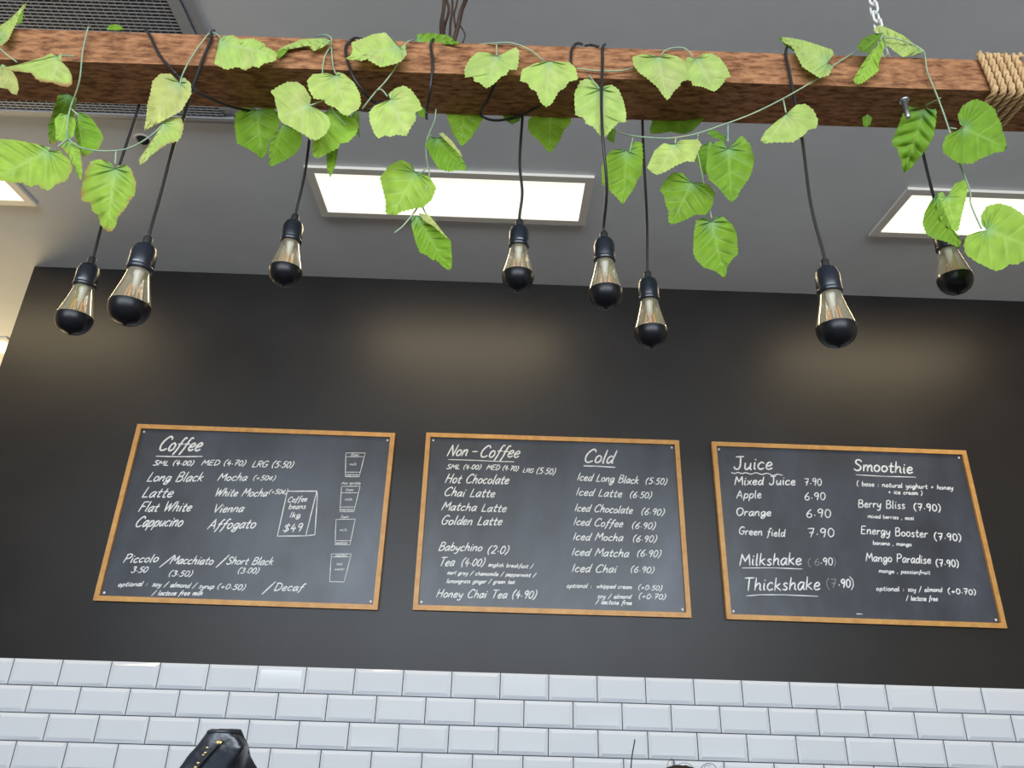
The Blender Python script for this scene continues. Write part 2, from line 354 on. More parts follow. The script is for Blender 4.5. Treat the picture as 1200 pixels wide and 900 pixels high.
def write(parent, s, x0, y0, x1, y1, H, shear=.35, wpx=None, m=None, name='chalk_writing', lab=True):
    p0, p1 = wall2(x0, y0), wall2(x1, y1)
    hm = wall2(x0, y0-H).y-p0.y
    ex = p1-p0; ln = ex.length; ex.normalize()
    sp = 1.15; tot = 0
    for ch in s: tot += (5.2 if ch == ' ' else GP[ch][0]+sp)
    tot -= sp
    sx = (ln-shear*hm*.6)/tot; sz = hm/10
    wd = 1.12*(wpx or (.62+.07*H))/PXM
    bm = B(); x = 0
    for ch in s:
        if ch == ' ': x += 5.2; continue
        w_, st = GP[ch]; jy = random.uniform(-.25, .25); js = random.uniform(.95, 1.06)
        for k in st:
            q = []
            for (a, b_) in k:
                bb = b_*js+jy
                q.append(p0+ex*((x+a)*sx+shear*bb*sz)+Vector((0, bb*sz)))
            ribbon(bm, catmull(q, 4 if len(q) > 2 else 3), wd)
        x += w_+sp
    o = obj(name, bm, m or m_chalk, parent)
    if lab: o['label'] = 'white chalk writing reading ' + s
    return o
def draw(parent, strokes, wpx=1.1, name='chalk_line', smooth=0, label=None):
    bm = B()
    for k in strokes:
        q = [wall2(*p) for p in k]
        if smooth: q = catmull(q, smooth)
        if smooth: ribbon(bm, q, wpx/PXM)
        else:
            for a, b_ in zip(q, q[1:]): ribbon(bm, [a, a.lerp(b_, .5), b_], wpx/PXM)
    o = obj(name, bm, m_chalk, parent)
    if label: o['label'] = label
    return o

def board(cx, cz, a, bw, bh, label):
    t = thing('menu_board', label, 'menu board', (cx, 0, cz-bh/2), 'framed chalk menu boards')
    Rm = Matrix.Translation((cx, 0, cz)) @ Matrix.Rotation(-a, 4, 'Y')
    fw = .021; hw, hh = bw/2, bh/2
    b_ = box(B(), -hw+fw*.6, hw-fw*.6, YF, -.0006, -hh+fw*.6, hh-fw*.6); b_.transform(Rm); obj('slate_panel', b_, m_slate, t)
    b_ = B()
    o4 = [(-hw,-hh),(hw,-hh),(hw,hh),(-hw,hh)]; i4 = [(-hw+fw,-hh+fw),(hw-fw,-hh+fw),(hw-fw,hh-fw),(-hw+fw,hh-fw)]
    yf, yb = -.022, -.0006
    for q in range(4):
        p = (q+1) % 4
        v = [b_.verts.new((x, y, z)) for (x, z), y in ((o4[q], yb), (o4[p], yb), (o4[p], yf), (o4[q], yf), (i4[q], yf), (i4[p], yf), (i4[p], yb), (i4[q], yb))]
        for f in ((0,1,2,3), (3,2,5,4), (4,5,6,7), (7,6,1,0), (0,3,4,7), (1,6,5,2)): b_.faces.new([v[k] for k in f])
    b_.transform(Rm); obj('frame', b_, m_frame, t)
    for sx in (-1, 1):
        for sz in (-1, 1):
            c_ = Rm @ Vector((sx*(hw-fw-.013), YF, sz*(hh-fw-.013)))
            b_ = B(); bmesh.ops.create_uvsphere(b_, u_segments=12, v_segments=8, radius=.0055, matrix=Matrix.Translation(c_) @ Matrix.Diagonal((1,.5,1,1)))
            obj('screw_cap', b_, m_screw, t, True)
    return t
def bpos(i):
    v = [(.658,.4776,-.0018,.9111,.6002), (1.6753,.4826,.0025,.9003,.6024), (2.6974,.4825,-.0017,.9118,.6027)][i]
    return (v[0]*1.33+X0, v[1]*1.33+ZT, v[2], v[3]*1.33, v[4]*1.33)

b1 = board(*bpos(0), 'oak framed chalkboard headed Coffee with drawings of cups, leftmost board')
S1 = .33
for a in [("Coffee",185,528,237,528.5,16,S1,2.1),("SML (4.00)",179,545.3,227,545.3,5.6,S1,1.2),("MED (4.70)",236,545,288,545.6,6,S1,1.2),("LRG (5.50)",295,547.3,344,548,7,S1,1.2),
 ("Long Black",172,564,238.5,564,10.5),("Mocha",255,563,290,563.3,8.8),("(+50¢)",296,562.6,323,563,5.5),("Latte",166,582.8,203.5,582.6,11.3),
 ("White Mocha",251,581.5,314,581.5,9),("(+50¢)",314.5,578.6,337,579,5.2),("Flat White",162,599.3,225,599,11),("Vienna",249,600.3,286,600,9.5),
 ("Cappucino",158,617,215,616.5,12),("Affogato",243,620,300.5,618.5,11),("Piccolo",144,659.5,186,658.5,9.5),("/",188,663,201,663,11),("Macchiato",199,660.5,250.5,661.5,9.5),
 ("/",254,663.5,265,663.5,12),("Short Black",265,661,320.5,662,8.5),("3.50",153,671,173,670.6,6.8),("(3.50)",197,675.2,225.5,675.5,6.4),("(3.00)",278,671.8,303.5,672,6.4),
 ("optional :",138,687.3,173,686.5,5.4),("soy / almond / syrup",178,687,251,690,5.6),("(+0.50)",254,690,287.5,691.5,6.2),("/",308,694.5,319.5,694.5,11.5),("Decaf",321,692,356,692.3,8.5),
 ("/ lactose free milk",178,697.4,238,697.6,5.4)]:
    write(b1, *a)
draw(b1, [[(183.3,534.6),(210,535.2),(237,534.8)]], 1.7, label='white chalk underline')
o = draw(b1, [[(336.7,575.8),(371.3,575.3),(358.3,628),(325,628.3),(336.7,575.8)],[(371.3,575.3),(372,581),(369,626.7),(358.3,628)],[(336.5,575.6),(371,575.9)]], 1.4, 'chalk_bag_drawing', label='white chalk drawing of a bag of coffee beans')
for a in [("Coffee",337,588.5,360,587.5,6.2),("beans",338,596.5,358.5,596,5.8),("1kg",339,606.3,352,606.3,6.5),("$49",331,623.3,354,622.6,9)]: write(b1, *a, shear=.2)
cups = [((405.3,530.8),(428,530.8),(420.8,558.7),(404.7,558.7),[535.3,553.3],[("foam",411,534.2,420.5,534.4),("milk",409.5,545.3,418,545.3),("espresso",406,557.4,420,557.4)]),
 ((400.3,570),(422,569.7),(414.7,599.7),(398.3,599.7),[577.5,594.2],[("choc sprinkle",400,567.4,422.5,567.6),("foam",405,575.2,414,575.4),("milk",404,586.5,413,586.5),("espresso",399.5,598.4,414,598.4)]),
 ((393.8,608.7),(416.3,608.3),(410,638.3),(392.7,638.3),[633.7],[("foam",399,606.8,408.5,607),("milk",398,622.3,407,622.3),("espresso",393.8,637.4,407,637.2)]),
 ((388.3,649.2),(411.7,649.2),(403.3,682),(386.3,681.7),[652.6],[("espresso",393,652.2,406.5,652.2),("hot",394.5,662.2,401,662.2),("water",392,668.2,403.5,668.2)])]
for tl_, tr_, br_, bl_, ys, tx in cups:
    st = [[tl_, tr_, br_, bl_, tl_]]
    for y in ys:
        f1 = (y-tl_[1])/(bl_[1]-tl_[1]); f2 = (y-tr_[1])/(br_[1]-tr_[1])
        st.append([(tl_[0]+(bl_[0]-tl_[0])*f1, y), (tr_[0]+(br_[0]-tr_[0])*f2, y)])
    draw(b1, st, .95, 'chalk_cup_drawing', label='white chalk drawing of a takeaway cup')
    for q in tx: write(b1, *q, 3.0, .15, .5)

b2 = board(*bpos(1), 'oak framed chalkboard headed Non-Coffee and Cold, middle of the three boards')
S2 = .36
for a in [("Non",524,534.2,549.5,534,12.5,S2,1.6),("-",553,534.5,560,534.6,12,0,1.6),("Coffee",562,535.5,610.5,536.2,13.5,S2,1.7),("SML (4.00)",523,549.4,564,550,5,S2,1.1),("MED (4.70)",570,550.2,608,552,5.6,S2,1.1),
 ("LRG",612.5,553.4,625.5,554,4.5,S2,1.0),("(5.50)",628,555,651.5,556,6.8),("Hot Chocolate",521.5,565.6,597.5,567.3,10.5),("Chai Latte",520,581,581,582.8,9.8),("Matcha Latte",517.5,597.5,594.5,600.2,9.3),
 ("Golden Latte",516.5,614.5,589.5,615.3,10),("Babychino",514,645,566,645.8,9.2),("(2.0)",570.5,648.6,597,648.8,9),("Tea",514,663.2,533.5,663,10),("(4.00)",540,663.2,568.5,663.2,8.5),
 ("english breakfast /",572,663.8,625,666,4.6),("earl grey / chamomile / peppermint /",524,673,628,676.4,4.6),("lemongrass ginger / green tea",523,683,603.5,684,4.6),("Honey Chai Tea (4.90)",511,700,629.5,701.3,9.2),
 ("Cold",684,541.8,721,543,15,S2,1.8),("Iced Long Black",676,562.6,749.5,567,8.7),("(5.50)",756,567,782.5,568,7),("Iced Latte",674.5,580.3,730,582.9,8.7),("(6.50)",737.5,583,764.5,584,7),
 ("Iced Chocolate",673,598.8,742.5,602,8.7),("(6.90)",751,603,779.5,604,7.4),("Iced Coffee",671.5,615.2,731,618,8.7),("(6.90)",740,619.2,769,620,7.4),("Iced Mocha",671,632.6,731,634,8.7),("(6.90)",741,634.6,770.5,635.4,7.4),
 ("Iced Matcha",669.5,650.6,738,652.7,8.9),("(6.90)",746,652,775.5,653,7.6),("Iced Chai",669.5,670,723.5,671,9.2),("(6.90)",738.5,670.5,767.5,671.5,7.2),
 ("optional :",664,688.7,694,688.9,5),("whipped cream",699,689,741,690.2,4.8),("(+0.50)",747.5,690.8,776.5,692,5.6),("soy / almond",700,701,740,701.6,5),("(+0.70)",748,701.3,781,702.4,6),("/ lactose free",698,707.6,741,709,5)]:
    write(b2, *a)
draw(b2, [[(525.5,538.6),(560,539.5),(575,540.4),(602.5,541)],[(526,538.4),(548,539.2),(602,541.4)]], 1.0, smooth=4, label='white chalk underline')
draw(b2, [[(684,545.4),(721,547.3)],[(684.5,546.4),(700,546.6),(720.5,548)]], 1.1, label='white chalk underline')

b3 = board(*bpos(2), 'oak framed chalkboard headed Juice and Smoothie, rightmost board')
S3 = .18
for a in [("Juice",860,550.2,906.5,550.2,14.3,S3,1.9),("Mixed Juice",861,568.2,933,568.2,9.6,S3,1.5),("7.90",943,569,963.5,568.8,8.2,.1),("Apple",863,584,893,583.4,9,S3,1.3),("6.90",943,586,968,585.8,8.3,.1),
 ("Orange",863,603.8,904.5,604.6,9,S3,1.4),("6.90",945,606.3,974.5,606.3,9.4,.1),("Green field",866,626,920.5,629,8.6,S3,1.3),("7.90",947,629.2,978.5,629.2,9.8,.1),
 ("Milkshake",867,662.4,940.5,661.8,13.2,S3,1.6),("Thickshake",872,691.8,962.5,691,15,S3,1.6),
 ("Smoothie",1001,551.2,1071,554.7,12.6,S3,1.9),("( base : natural yoghurt + honey",1004,569.3,1117.5,574,5.2,S3,1.05),("+ ice cream )",1041,578.6,1081.5,580.2,4.8,S3,1.0),
 ("Berry Bliss",1006,594.3,1061.5,596.3,8.8,S3),("(7.90)",1071,598,1103.5,599.3,8,.1,1.4),("mixed berries , acai",1017,606.8,1071.5,609.4,4.4,S3,.9),("Energy Booster",1009,625.2,1088,630,9.3,S3),("(7.90)",1095,632.8,1127.5,634,8,.1,1.4),
 ("banana , mango",1023,638.2,1068.5,640,4.5,S3,.9),("Mango Paradise",1015,657.3,1092,660.6,9.4,S3),("(7.90)",1097,663.4,1124.5,664.6,8,.1,1.4),("mango , passionfruit",1030,671,1090.5,673.2,4.5,S3,.9),
 ("optional :",1027,692,1060,693,5.4,S3),("soy / almond",1064,693.2,1104.5,693.6,5.4,S3),("(+0.70)",1111,695.6,1144.5,697,6.2,.1,1.25),("/ lactose free",1062,703.6,1099.5,704.2,5.4,S3)]:
    write(b3, *a)
write(b3, "(", 947, 663.5, 951, 663.5, 8.5, .0, .9, m_faint); write(b3, "6", 954.5, 662.5, 961, 662.5, 8, .1, .9, m_faint); write(b3, ".90", 961.5, 662.5, 976.5, 662, 8.5, .1, 1.25); write(b3, ")", 977, 662.5, 980.5, 662.5, 8.5, 0, .9, m_faint)
write(b3, "(", 969, 690, 973.5, 690, 11, .0, .9, m_faint); write(b3, "7", 973.5, 688.5, 981, 688.5, 10, .1, 1.1, m_faint); write(b3, ".90", 982.5, 688.5, 997.5, 688.2, 9.5, .1, 1.5); write(b3, ")", 997, 689.5, 1002, 689.5, 12, 0, 1.0)
draw(b3, [[(857,553.8),(861,554.8),(865,553.6),(869,555),(874,554),(880,555.6),(886,554),(893,556),(899,554.6),(906,557.2),(911,555.8),(917,557)]], 1.3, smooth=4, label='wavy white chalk underline')
for st in ([(870,665.6),(905,665.4),(940,666.8)], [(875,698.4),(890,697),(917,697),(958.5,698.8)], [(1003,556.4),(1035,558.2),(1073,559.2)]):
    draw(b3, [st], 1.3, label='straight white chalk underline')
draw(b3, [[(1003.5,719.4),(1010.5,719.6)]], 1.1, 'chalk_dash')

# ------------------------------------------------------------------ timber beam
D0, D1 = 1.09, 1.203
YB0, YB1 = CAM.y+D0, CAM.y+D1
ZB = A(600, 88.5, D0).z; ZTP = A(600, 52.5, D0).z
bm = B()
nx = 240; XL, XRt = -2.1, 2.1
def bz(x): return .008*x
rows = []
for i in range(nx+1):
    x = XL+(XRt-XL)*i/nx
    pr_ = []
    for k, (y, z) in enumerate([(YB0, ZB), (YB0, ZB+.03), (YB0, ZB+.06), (YB0, ZTP), (YB0+.05, ZTP), (YB1, ZTP), (YB1, ZB+.04), (YB1, ZB), (YB0+.06, ZB)]):
        j = .0012*noise.noise(Vector((x*30, k*3.3, 1)))
        pr_.append(bm.verts.new((x, y+j, z+bz(x)+j)))
    rows.append(pr_)
for a, b_ in zip(rows, rows[1:]):
    for k in range(9): bm.faces.new((a[k], a[(k+1) % 9], b_[(k+1) % 9], b_[k]))
bm.faces.new(rows[0]); bm.faces.new(rows[-1][::-1])
o = obj('timber_beam', bm, m_beam)
tag(o, 'rough sawn brown timber beam hung level below the ceiling, draped with vine leaves', 'beam')

# ------------------------------------------------------------------ pendant bulbs
def pendant(px, py, d, path, label, mark=False):
    """(px, py): centre of the bulb's widest ring; path: cord points from the lampholder up, (px, py, dist)"""
    c = A(px, py, d)
    zw = .066
    top = c+Vector((0, 0, zw))             # underside of the holder
    t = thing('pendant_lamp', label, 'pendant lamp', tuple(c), 'pendant bulbs along the beam')
    hold = obj('lamp_holder', lathe(B(), [(.0165,-.001),(.0195,-.002),(.0205,0),(.0205,.034),(.0195,.036),(.0195,.038),(.0165,.046),(.010,.051),(.0085,.052)], top, 36), m_socket, t, True)
    obj('cord_grip', lathe(B(), [(.0085,.0515),(.0080,.064),(.0065,.067),(0,.0672)], top, 20), m_cord, hold, True)
    obj('lower_ring', lathe(B(), [(.0207,.0005),(.0213,.002),(.0213,.0045),(.0207,.006)], top, 36), m_socket, hold, True)
    if mark:
        bm = B()
        for k in range(5):
            a = -PI/2+(-.12+.11*k)
            q = top+Vector((math.cos(a)*.0208, math.sin(a)*.0208, .0085))
            box(bm, q.x-.0007, q.x+.0007, q.y-.0003, q.y+.0003, q.z-.0011, q.z+(.0012 if k % 2 else .0004))
        obj('printed_mark', bm, m_mark, hold)
    prof = [(.0172,0),(.0178,-.006),(.0200,-.018),(.0232,-.032),(.0268,-.046),(.0300,-.058),(.0316,-.064),(.0322,-.068)]
    glass = obj('bulb', lathe(B(), prof, top, 40), m_glass, t, True)
    dip = [(.0324,-.0665),(.0326,-.070),(.0318,-.077),(.0295,-.085),(.0250,-.0925),(.0185,-.0980),(.010,-.1010),(.0035,-.1020),(.0028,-.1042),(.0012,-.1055),(0,-.1057)]
    obj('black_dipped_end', lathe(B(), dip, top, 40), m_dip, glass, True)
    st = lathe(B(), [(.008,.0),(.0075,-.008),(.0058,-.014),(.0050,-.032),(.0022,-.035),(.0014,-.048),(0,-.049)], top, 20)
    obj('glass_stem', st, m_stemglass, glass, True)
    for k in range(6):
        a = k*PI/3+.4
        p0 = top+Vector((math.cos(a)*.005, math.sin(a)*.0085, -.030)); p0 = top+Vector((math.cos(a)*.0085, math.sin(a)*.0085, -.030)); p1 = top+Vector((math.cos(a+.15)*.0135, math.sin(a+.15)*.0135, -.066))
        obj('filament', tube(B(), [p0, p0.lerp(p1, .5), p1], .0010, 6), m_fil, glass, True)
    pts = [top+Vector((0,0,.063)), top+Vector((0,0,.082))]+[v for v in (A(*q) for q in path) if v.z > top.z+.12]
    obj('cord', tube(B(), catmull(pts, 7), .0031, 8), m_cord, t, True)
DB, DF = D1+.010, D0-.0065
def over_front(x0, y0, x1, y1):     # up the front face, over the top edge to the back
    return [(x0, y0, DF), ((x0*.4+x1*.6), y0*.4+y1*.6, DF), (x1, y1+3, DF), (x1+1, y1-6, DF+.012), (x1+4, y1-8, DF+.06)]
Lx = 'black-capped filament bulb, '
pendant(88, 371, 1.213, [(112,280,DB),(128,232,DB),(143,185,DB),(163,124,DB),(172,88,DB),(180,52,DB)], Lx+'leftmost of all and hanging lower than its neighbour', True)
pendant(152.5, 357, 1.03, [(176,272,1.035),(190,222,1.045),(205,165,1.06),(216,135,1.07)]+over_front(225,105,247,44), Lx+'second from the left, cord over the front of the beam', True)
pendant(335, 316, 1.218, [(352,242,DB),(357,205,DB),(363,160,DB),(368,110,DB),(374,60,DB)], Lx+'third from the left, cord passing behind a bunch of leaves')
pendant(607, 322, 1.218, [(609.5,250,DB),(612,225,DB),(609,190,DB),(612,140,DB),(614,100,DB),(615,62,DB)], Lx+'fourth from left, before the lower edge of the middle ceiling light', True)
pendant(709.5, 341, 1.15, [(712.5,262,1.13),(711,220,1.09),(706.5,165,1.052),(705,130,1.050),(705,105,1.056),(706,75,DF),(706,60,DF),(707,54,DF+.012),(709,52,DF+.06)], Lx+'fifth from the left, cord over a broad leaf')
pendant(762.5, 387, 1.216, [(759,310,DB),(758,260,DB),(756,215,DB),(753,150,DB),(753,110,DB),(752,66,DB)], Lx+'sixth from the left, lowest of the middle bulbs')
pendant(979.5, 383, 1.045, [(958.5,300,1.05),(950,240,1.055),(941,170,1.07),(934,130,1.078)]+over_front(930,112,921,62), Lx+'second from the right, cord over the front of the beam')
pendant(1118.5, 325, 1.20, [(1098,270,1.20),(1090,215,1.205),(1080,172,DB),(1072,130,DB),(1066,80,DB)], Lx+'rightmost of all, half hidden under drooping leaves')

# festoon cable wound about the beam
def cable(paths, label):
    bm = B()
    for p in paths: tube(bm, catmull([A(*q) for q in p], 6), .003, 8)
    o = obj('light_cable', bm, m_cord, None, True)
    return tag(o, label, 'cable')
U_ = lambda x, y: (x, y, D0+(D1-D0)*.5)
cable([[(168,33,DF+.05),(171,35,DF+.005),(176,42,DF),(188,66,DF),(207,87,DF)]], 'short black cable looped over the beam top near the left end')
cable([[(207,88,DF),(232,108,1.10),(268,124,1.16),(300,131,DB),(322,133,DB),(333,131,DB),(342,120,DB)]], 'black cable sagging under the beam at the left behind leaves')
cable([[(424,46,DF+.05),(415,45,DF+.004),(406,53,DF),(406,66,DF),(414,90,DF),(428,110,1.105),(440,122,1.15)],[(422,129,1.20),(427,130,1.13),(436,127,1.12),(446,118,1.13)]], 'black cable looped over the beam between two pale leaves left of centre')
cable([[(513,45,DF+.05),(507,47,DF+.003),(505,54,DF),(507,75,DF),(504,105,1.10),(500,130,1.14),(500,139,1.14)]], 'short black cable hooked over the beam beside the dry twigs')
cable([[(580,98,1.10),(572,116,1.13),(563,132,1.17),(570,139,1.18),(585,141,1.19),(608,136,1.20),(632,124,1.17)]], 'black cable looping under the middle of the beam')
cable([[(682,52,DF+.06),(676,51,DF+.004),(670,58,DF),(669,74,DF)],[(686,54,DF+.03),(694,53,DF+.008),(702,55,DF+.008)]], 'black cable ends hooked over the beam top right of centre')

# ------------------------------------------------------------------ vine leaves
KIND = {'p': ((.47,.61,.150), (.56,.66,.28)), 'g': ((.19,.355,.026), (.30,.47,.08)), 'm': ((.315,.50,.062), (.43,.60,.15)), 'o': ((.50,.53,.16), (.52,.54,.24)), 'd': ((.135,.27,.020), (.22,.38,.05))}  # 'd' is the green darkened, shade of the deeper leaves put into the colour
CROP = {0:(0,0,4),1:(0,0,7.5),2:(0,100,5),3:(240,30,6),4:(380,30,6),5:(540,40,6),6:(430,140,5),7:(690,50,6),8:(700,140,4.5),9:(880,20,5.4545),10:(1030,100,7.0588),11:(1060,195,6.4286),12:(250,0,4)}
NR, NC = 60, 8
def resample2(P, n):
    P = [Vector((p.x, p.y, 0)) for p in P]
    d = [0]
    for a, b_ in zip(P, P[1:]): d.append(d[-1]+(b_-a).length)
    out = []; j = 0
    for k in range(n+1):
        s = d[-1]*k/n
        while j < len(d)-2 and d[j+1] < s: j += 1
        f = (s-d[j])/max(1e-9, d[j+1]-d[j]); q = P[j].lerp(P[j+1], f); out.append(Vector((q.x, q.y)))
    return out
def leaf(parent, crop, base, tip, la, lb, kind='p', d=1.07, gx=None, gy=None, fold=0.0, brown=0.0, name='leaf', teeth=1.0):
    """an individual leaf: outline measured on both sides of its midrib, laid on a tilted, folded and ribbed surface"""
    ox, oy, sc_ = CROP[crop]
    cv = lambda p: Vector((ox+p[0]/sc_, oy+p[1]/sc_))
    b0, t0 = cv(base), cv(tip); ax = t0-b0; Lp = ax.length; an = ax/Lp; pn = Vector((-an.y, an.x))
    rnd = random.Random(int(b0.x*31+b0.y*17))
    if gy is None: gy = -.0009 if kind in ('p', 'o') else -.00025
    if gx is None: gx = rnd.uniform(-.0004, .0004)
    colb, vein = KIND[kind]; jj = rnd.uniform(.92, 1.08)
    colb = [c_*jj*rnd.uniform(.96, 1.04) for c_ in colb]
    upsign = 1 if kind in ('g', 'd', 'm') else -1
    LM = Lp*.00165                                     # rough leaf length in metres
    bm = B(); cl = bm.verts.layers.float_color.new('Col'); VE = 7.0; wv = rnd.uniform(0, 6)
    for si, side in enumerate((la, lb)):
        o_ = resample2([b0]+[cv(p) for p in side]+[t0], NR)
        feet = []; last = 0
        for i, p in enumerate(o_):
            r_ = p-b0; tt = r_.dot(an)/Lp; ll = abs(r_.dot(pn))/Lp
            f = min(.97, max(0, tt-.50*ll-.03)); f = max(last, f) if i > NR*.35 else min(f, .3); last = max(last, f)
            if i == 0: f = 0
            if i == NR: f = 1
            feet.append(f)
        for _ in range(4): feet = [feet[0]]+[(feet[k-1]+2*feet[k]+feet[k+1])/4 for k in range(1, NR)]+[feet[-1]]
        rows = []
        for i, p in enumerate(o_):
            ft = b0+ax*feet[i]; dv = p-ft; ph = i/NR*VE; tri = abs((ph % 1)-.5)*2
            tooth = 0 if i in (0, NR) else (1.0 if i % 3 == 0 else -.45)*(.75+.4*math.sin(i*1.9+wv))*teeth
            if dv.length > 1e-6 and i not in (0, NR): p2 = p+dv.normalized()*tooth*.85
            else: p2 = p
            row = []
            for c_ in range(NC+1):
                u = c_/NC; q = ft.lerp(p, u)+(p2-p)*(u**5)
                lat = abs((q-b0).dot(pn)); al = (q-b0).dot(an)
                dist = d+gx*(q.x-b0.x)+gy*(q.y-b0.y)+fold*lat*.001
                rel = -(tri**2)*.062*math.sin(PI*min(1, u*.95+.05))-.02*max(0, 1-u*5)
                rel += .05*math.sin(al/Lp*5+wv)*(lat/Lp)+.03*math.sin(lat/Lp*9+al/Lp*6+wv)
                rel += .10*(lat/Lp)**2
                dist -= rel*upsign*LM if upsign > 0 else rel*LM*-1
                v = bm.verts.new(A(q.x, q.y, dist))
                vm = max(max(0, (tri-.84)/.16)*(1-u*.5), max(0, 1-u*8))*.75
                rr = (q-b0).length/Lp
                pet = max(0, 1-rr/.22)*.6
                ed = brown*max(0, (u-.82)/.18)*(.5+1.1*noise.noise(Vector((q.x*.13, q.y*.13, 3))))*1.6+brown*1.1*max(0, (al/Lp-.88)/.12)
                nn = 1+.20*noise.noise(Vector((q.x*.09, q.y*.09, wv)))+.10*noise.noise(Vector((q.x*.3, q.y*.3, wv)))
                tn = max(0, noise.noise(Vector((q.x*.05, q.y*.05, wv+9))))*.55 if kind in ('p', 'o') else 0
                k_ = [a*(1-tn)+b_*tn for a, b_ in zip(colb, (.60,.56,.26))]
                k_ = [a*nn*(1-vm)+b_*vm for a, b_ in zip(k_, vein)]
                k_ = [a*(1-pet)+b_*pet for a, b_ in zip(k_, (.25,.46,.26))]
                ed = min(1, max(0, ed)); k_ = [a*(1-ed)+b_*ed for a, b_ in zip(k_, (.40,.19,.085))]
                v[cl] = (*k_, 1); row.append(v)
            rows.append(row)
        for a, b_ in zip(rows, rows[1:]):
            for c_ in range(NC):
                f = (a[c_], a[c_+1], b_[c_+1], b_[c_]); bm.faces.new(f if si == 0 else f[::-1])
    bmesh.ops.remove_doubles(bm, verts=bm.verts, dist=1e-6)
    return obj(name, bm, m_leaf, parent, 'keep')
def vine(label, loc, stems, leaves):
    t = thing('vine_garland', label, 'vine', A(*loc), 'leafy vine garlands on the beam')
    for s in stems:
        obj('stem', tube(B(), catmull([A(*p) for p in s], 6), .0015, 7), m_stem, t, True)
    for l in leaves:
        kw = l[-1] if isinstance(l[-1], dict) else {}
        leaf(t, *[q for q in l if not isinstance(q, dict)], **kw)
    return t
Fd = D0-.008
vine('leafy green vine trailing over and below the left end of the beam', (103,33,Fd),
 [[(104,31,Fd+.05),(103,34,Fd),(97,60,Fd),(93,95,Fd),(82,128,1.07),(78,155,1.06),(79,162,1.055),(68,172,1.05)],[(88,66,Fd),(70,65,1.07)],[(-6,52,1.06),(8,64,1.06),(20,73,1.065)],
  [(80,163,1.055),(95,173,1.06),(120,177,1.06),(150,174,1.06),(178,158,1.05),(196,138,1.05),(208,112,1.05),(213,90,1.06),(224,68,Fd),(240,45,Fd),(248,38,Fd+.01),(256,42,Fd),(259,47,1.07)],[(136,177,1.06),(135,192,1.045)],[(194,138,1.05),(190,144,1.045)],[(84,128,1.07),(92,135,1.07)]],
 [(1,(-20,330),(240,18),[(-60,290),(0,228),(60,190),(150,105),(195,55)],[(-10,410),(20,400),(75,350),(105,280),(150,200),(195,110)],'p',1.07,dict(brown=.35)),
 (1,(150,220),(206,100),[(138,180),(172,125)],[(188,200),(202,150)],'g',1.085,dict(name='leaf_flap')),
 (1,(500,495),(460,727),[(440,465),(370,500),(250,540),(100,585),(0,600),(120,625),(180,630),(280,645),(310,690),(360,720)],[(545,465),(540,540),(600,600),(630,660),(637,740),(600,765),(530,755)],'p',1.068,dict(brown=.7)),
 (1,(20,560),(150,838),[(-10,580),(-40,640),(0,770),(70,780),(100,820)],[(100,610),(150,690),(165,780)],'o',1.06,dict(brown=.4)),
 (1,(930,255),(1090,258),[(960,220),(1020,212),(1070,235)],[(960,264),(1040,266)],'g',1.16),
 (2,(400,50),(290,340),[(340,55),(310,150),(280,240),(285,310)],[(450,70),(430,200),(350,300),(320,345)],'d',1.16,dict(brown=.3)),
 (2,(450,160),(490,420),[(435,250),(450,330),(475,400)],[(480,155),(540,195),(590,270),(608,310),(580,370),(530,400)],'g',1.09,dict(brown=.25)),
 (2,(390,170),(340,325),[(350,165),(320,200),(325,260),(325,310)],[(440,195),(445,225),(430,300),(390,325)],'m',1.075),
 (2,(400,320),(475,570),[(355,360),(400,410),(440,490),(465,550)],[(440,330),(470,380),(480,450),(482,520)],'m',1.065,dict(brown=.6)),
 (2,(285,385),(-30,550),[(300,365),(200,340),(80,318),(0,312),(-60,330),(-70,450)],[(350,380),(410,440),(425,490),(390,560),(330,580),(285,618),(240,605),(220,580),(180,595),(130,570),(60,570)],'m',1.05,dict(brown=.3)),
 (2,(675,490),(628,862),[(650,455),(590,430),(530,445),(500,500),(485,570),(472,630),(480,680),(530,690),(540,740),(570,755),(590,820)],[(690,470),(740,465),(770,490),(780,520),(798,570),(790,640),(760,680),(730,730),(690,775),(680,820),(660,850)],'m',1.045,dict(brown=.7)),
 (0,(840,385),(675,612),[(800,345),(750,345),(715,380),(705,440),(690,490),(685,550)],[(860,362),(895,390),(898,440),(850,520),(800,548),(730,585)],'o',1.055,dict(gy=-.0004)),
 (2,(960,220),(822,472),[(930,260),(880,340),(840,395),(812,435)],[(1000,195),(1060,180),(1078,240),(1062,300),(1040,328),(985,340),(945,370),(900,400),(860,440)],'p',1.045,dict(brown=.6)),
 (3,(95,110),(520,215),[(130,75),(200,65),(240,95),(340,90),(420,125),(430,150),(470,165),(500,190)],[(80,190),(65,270),(150,310),(230,290),(285,315),(340,285),(380,300),(410,270),(490,250)],'p',1.068,dict(brown=.25))])
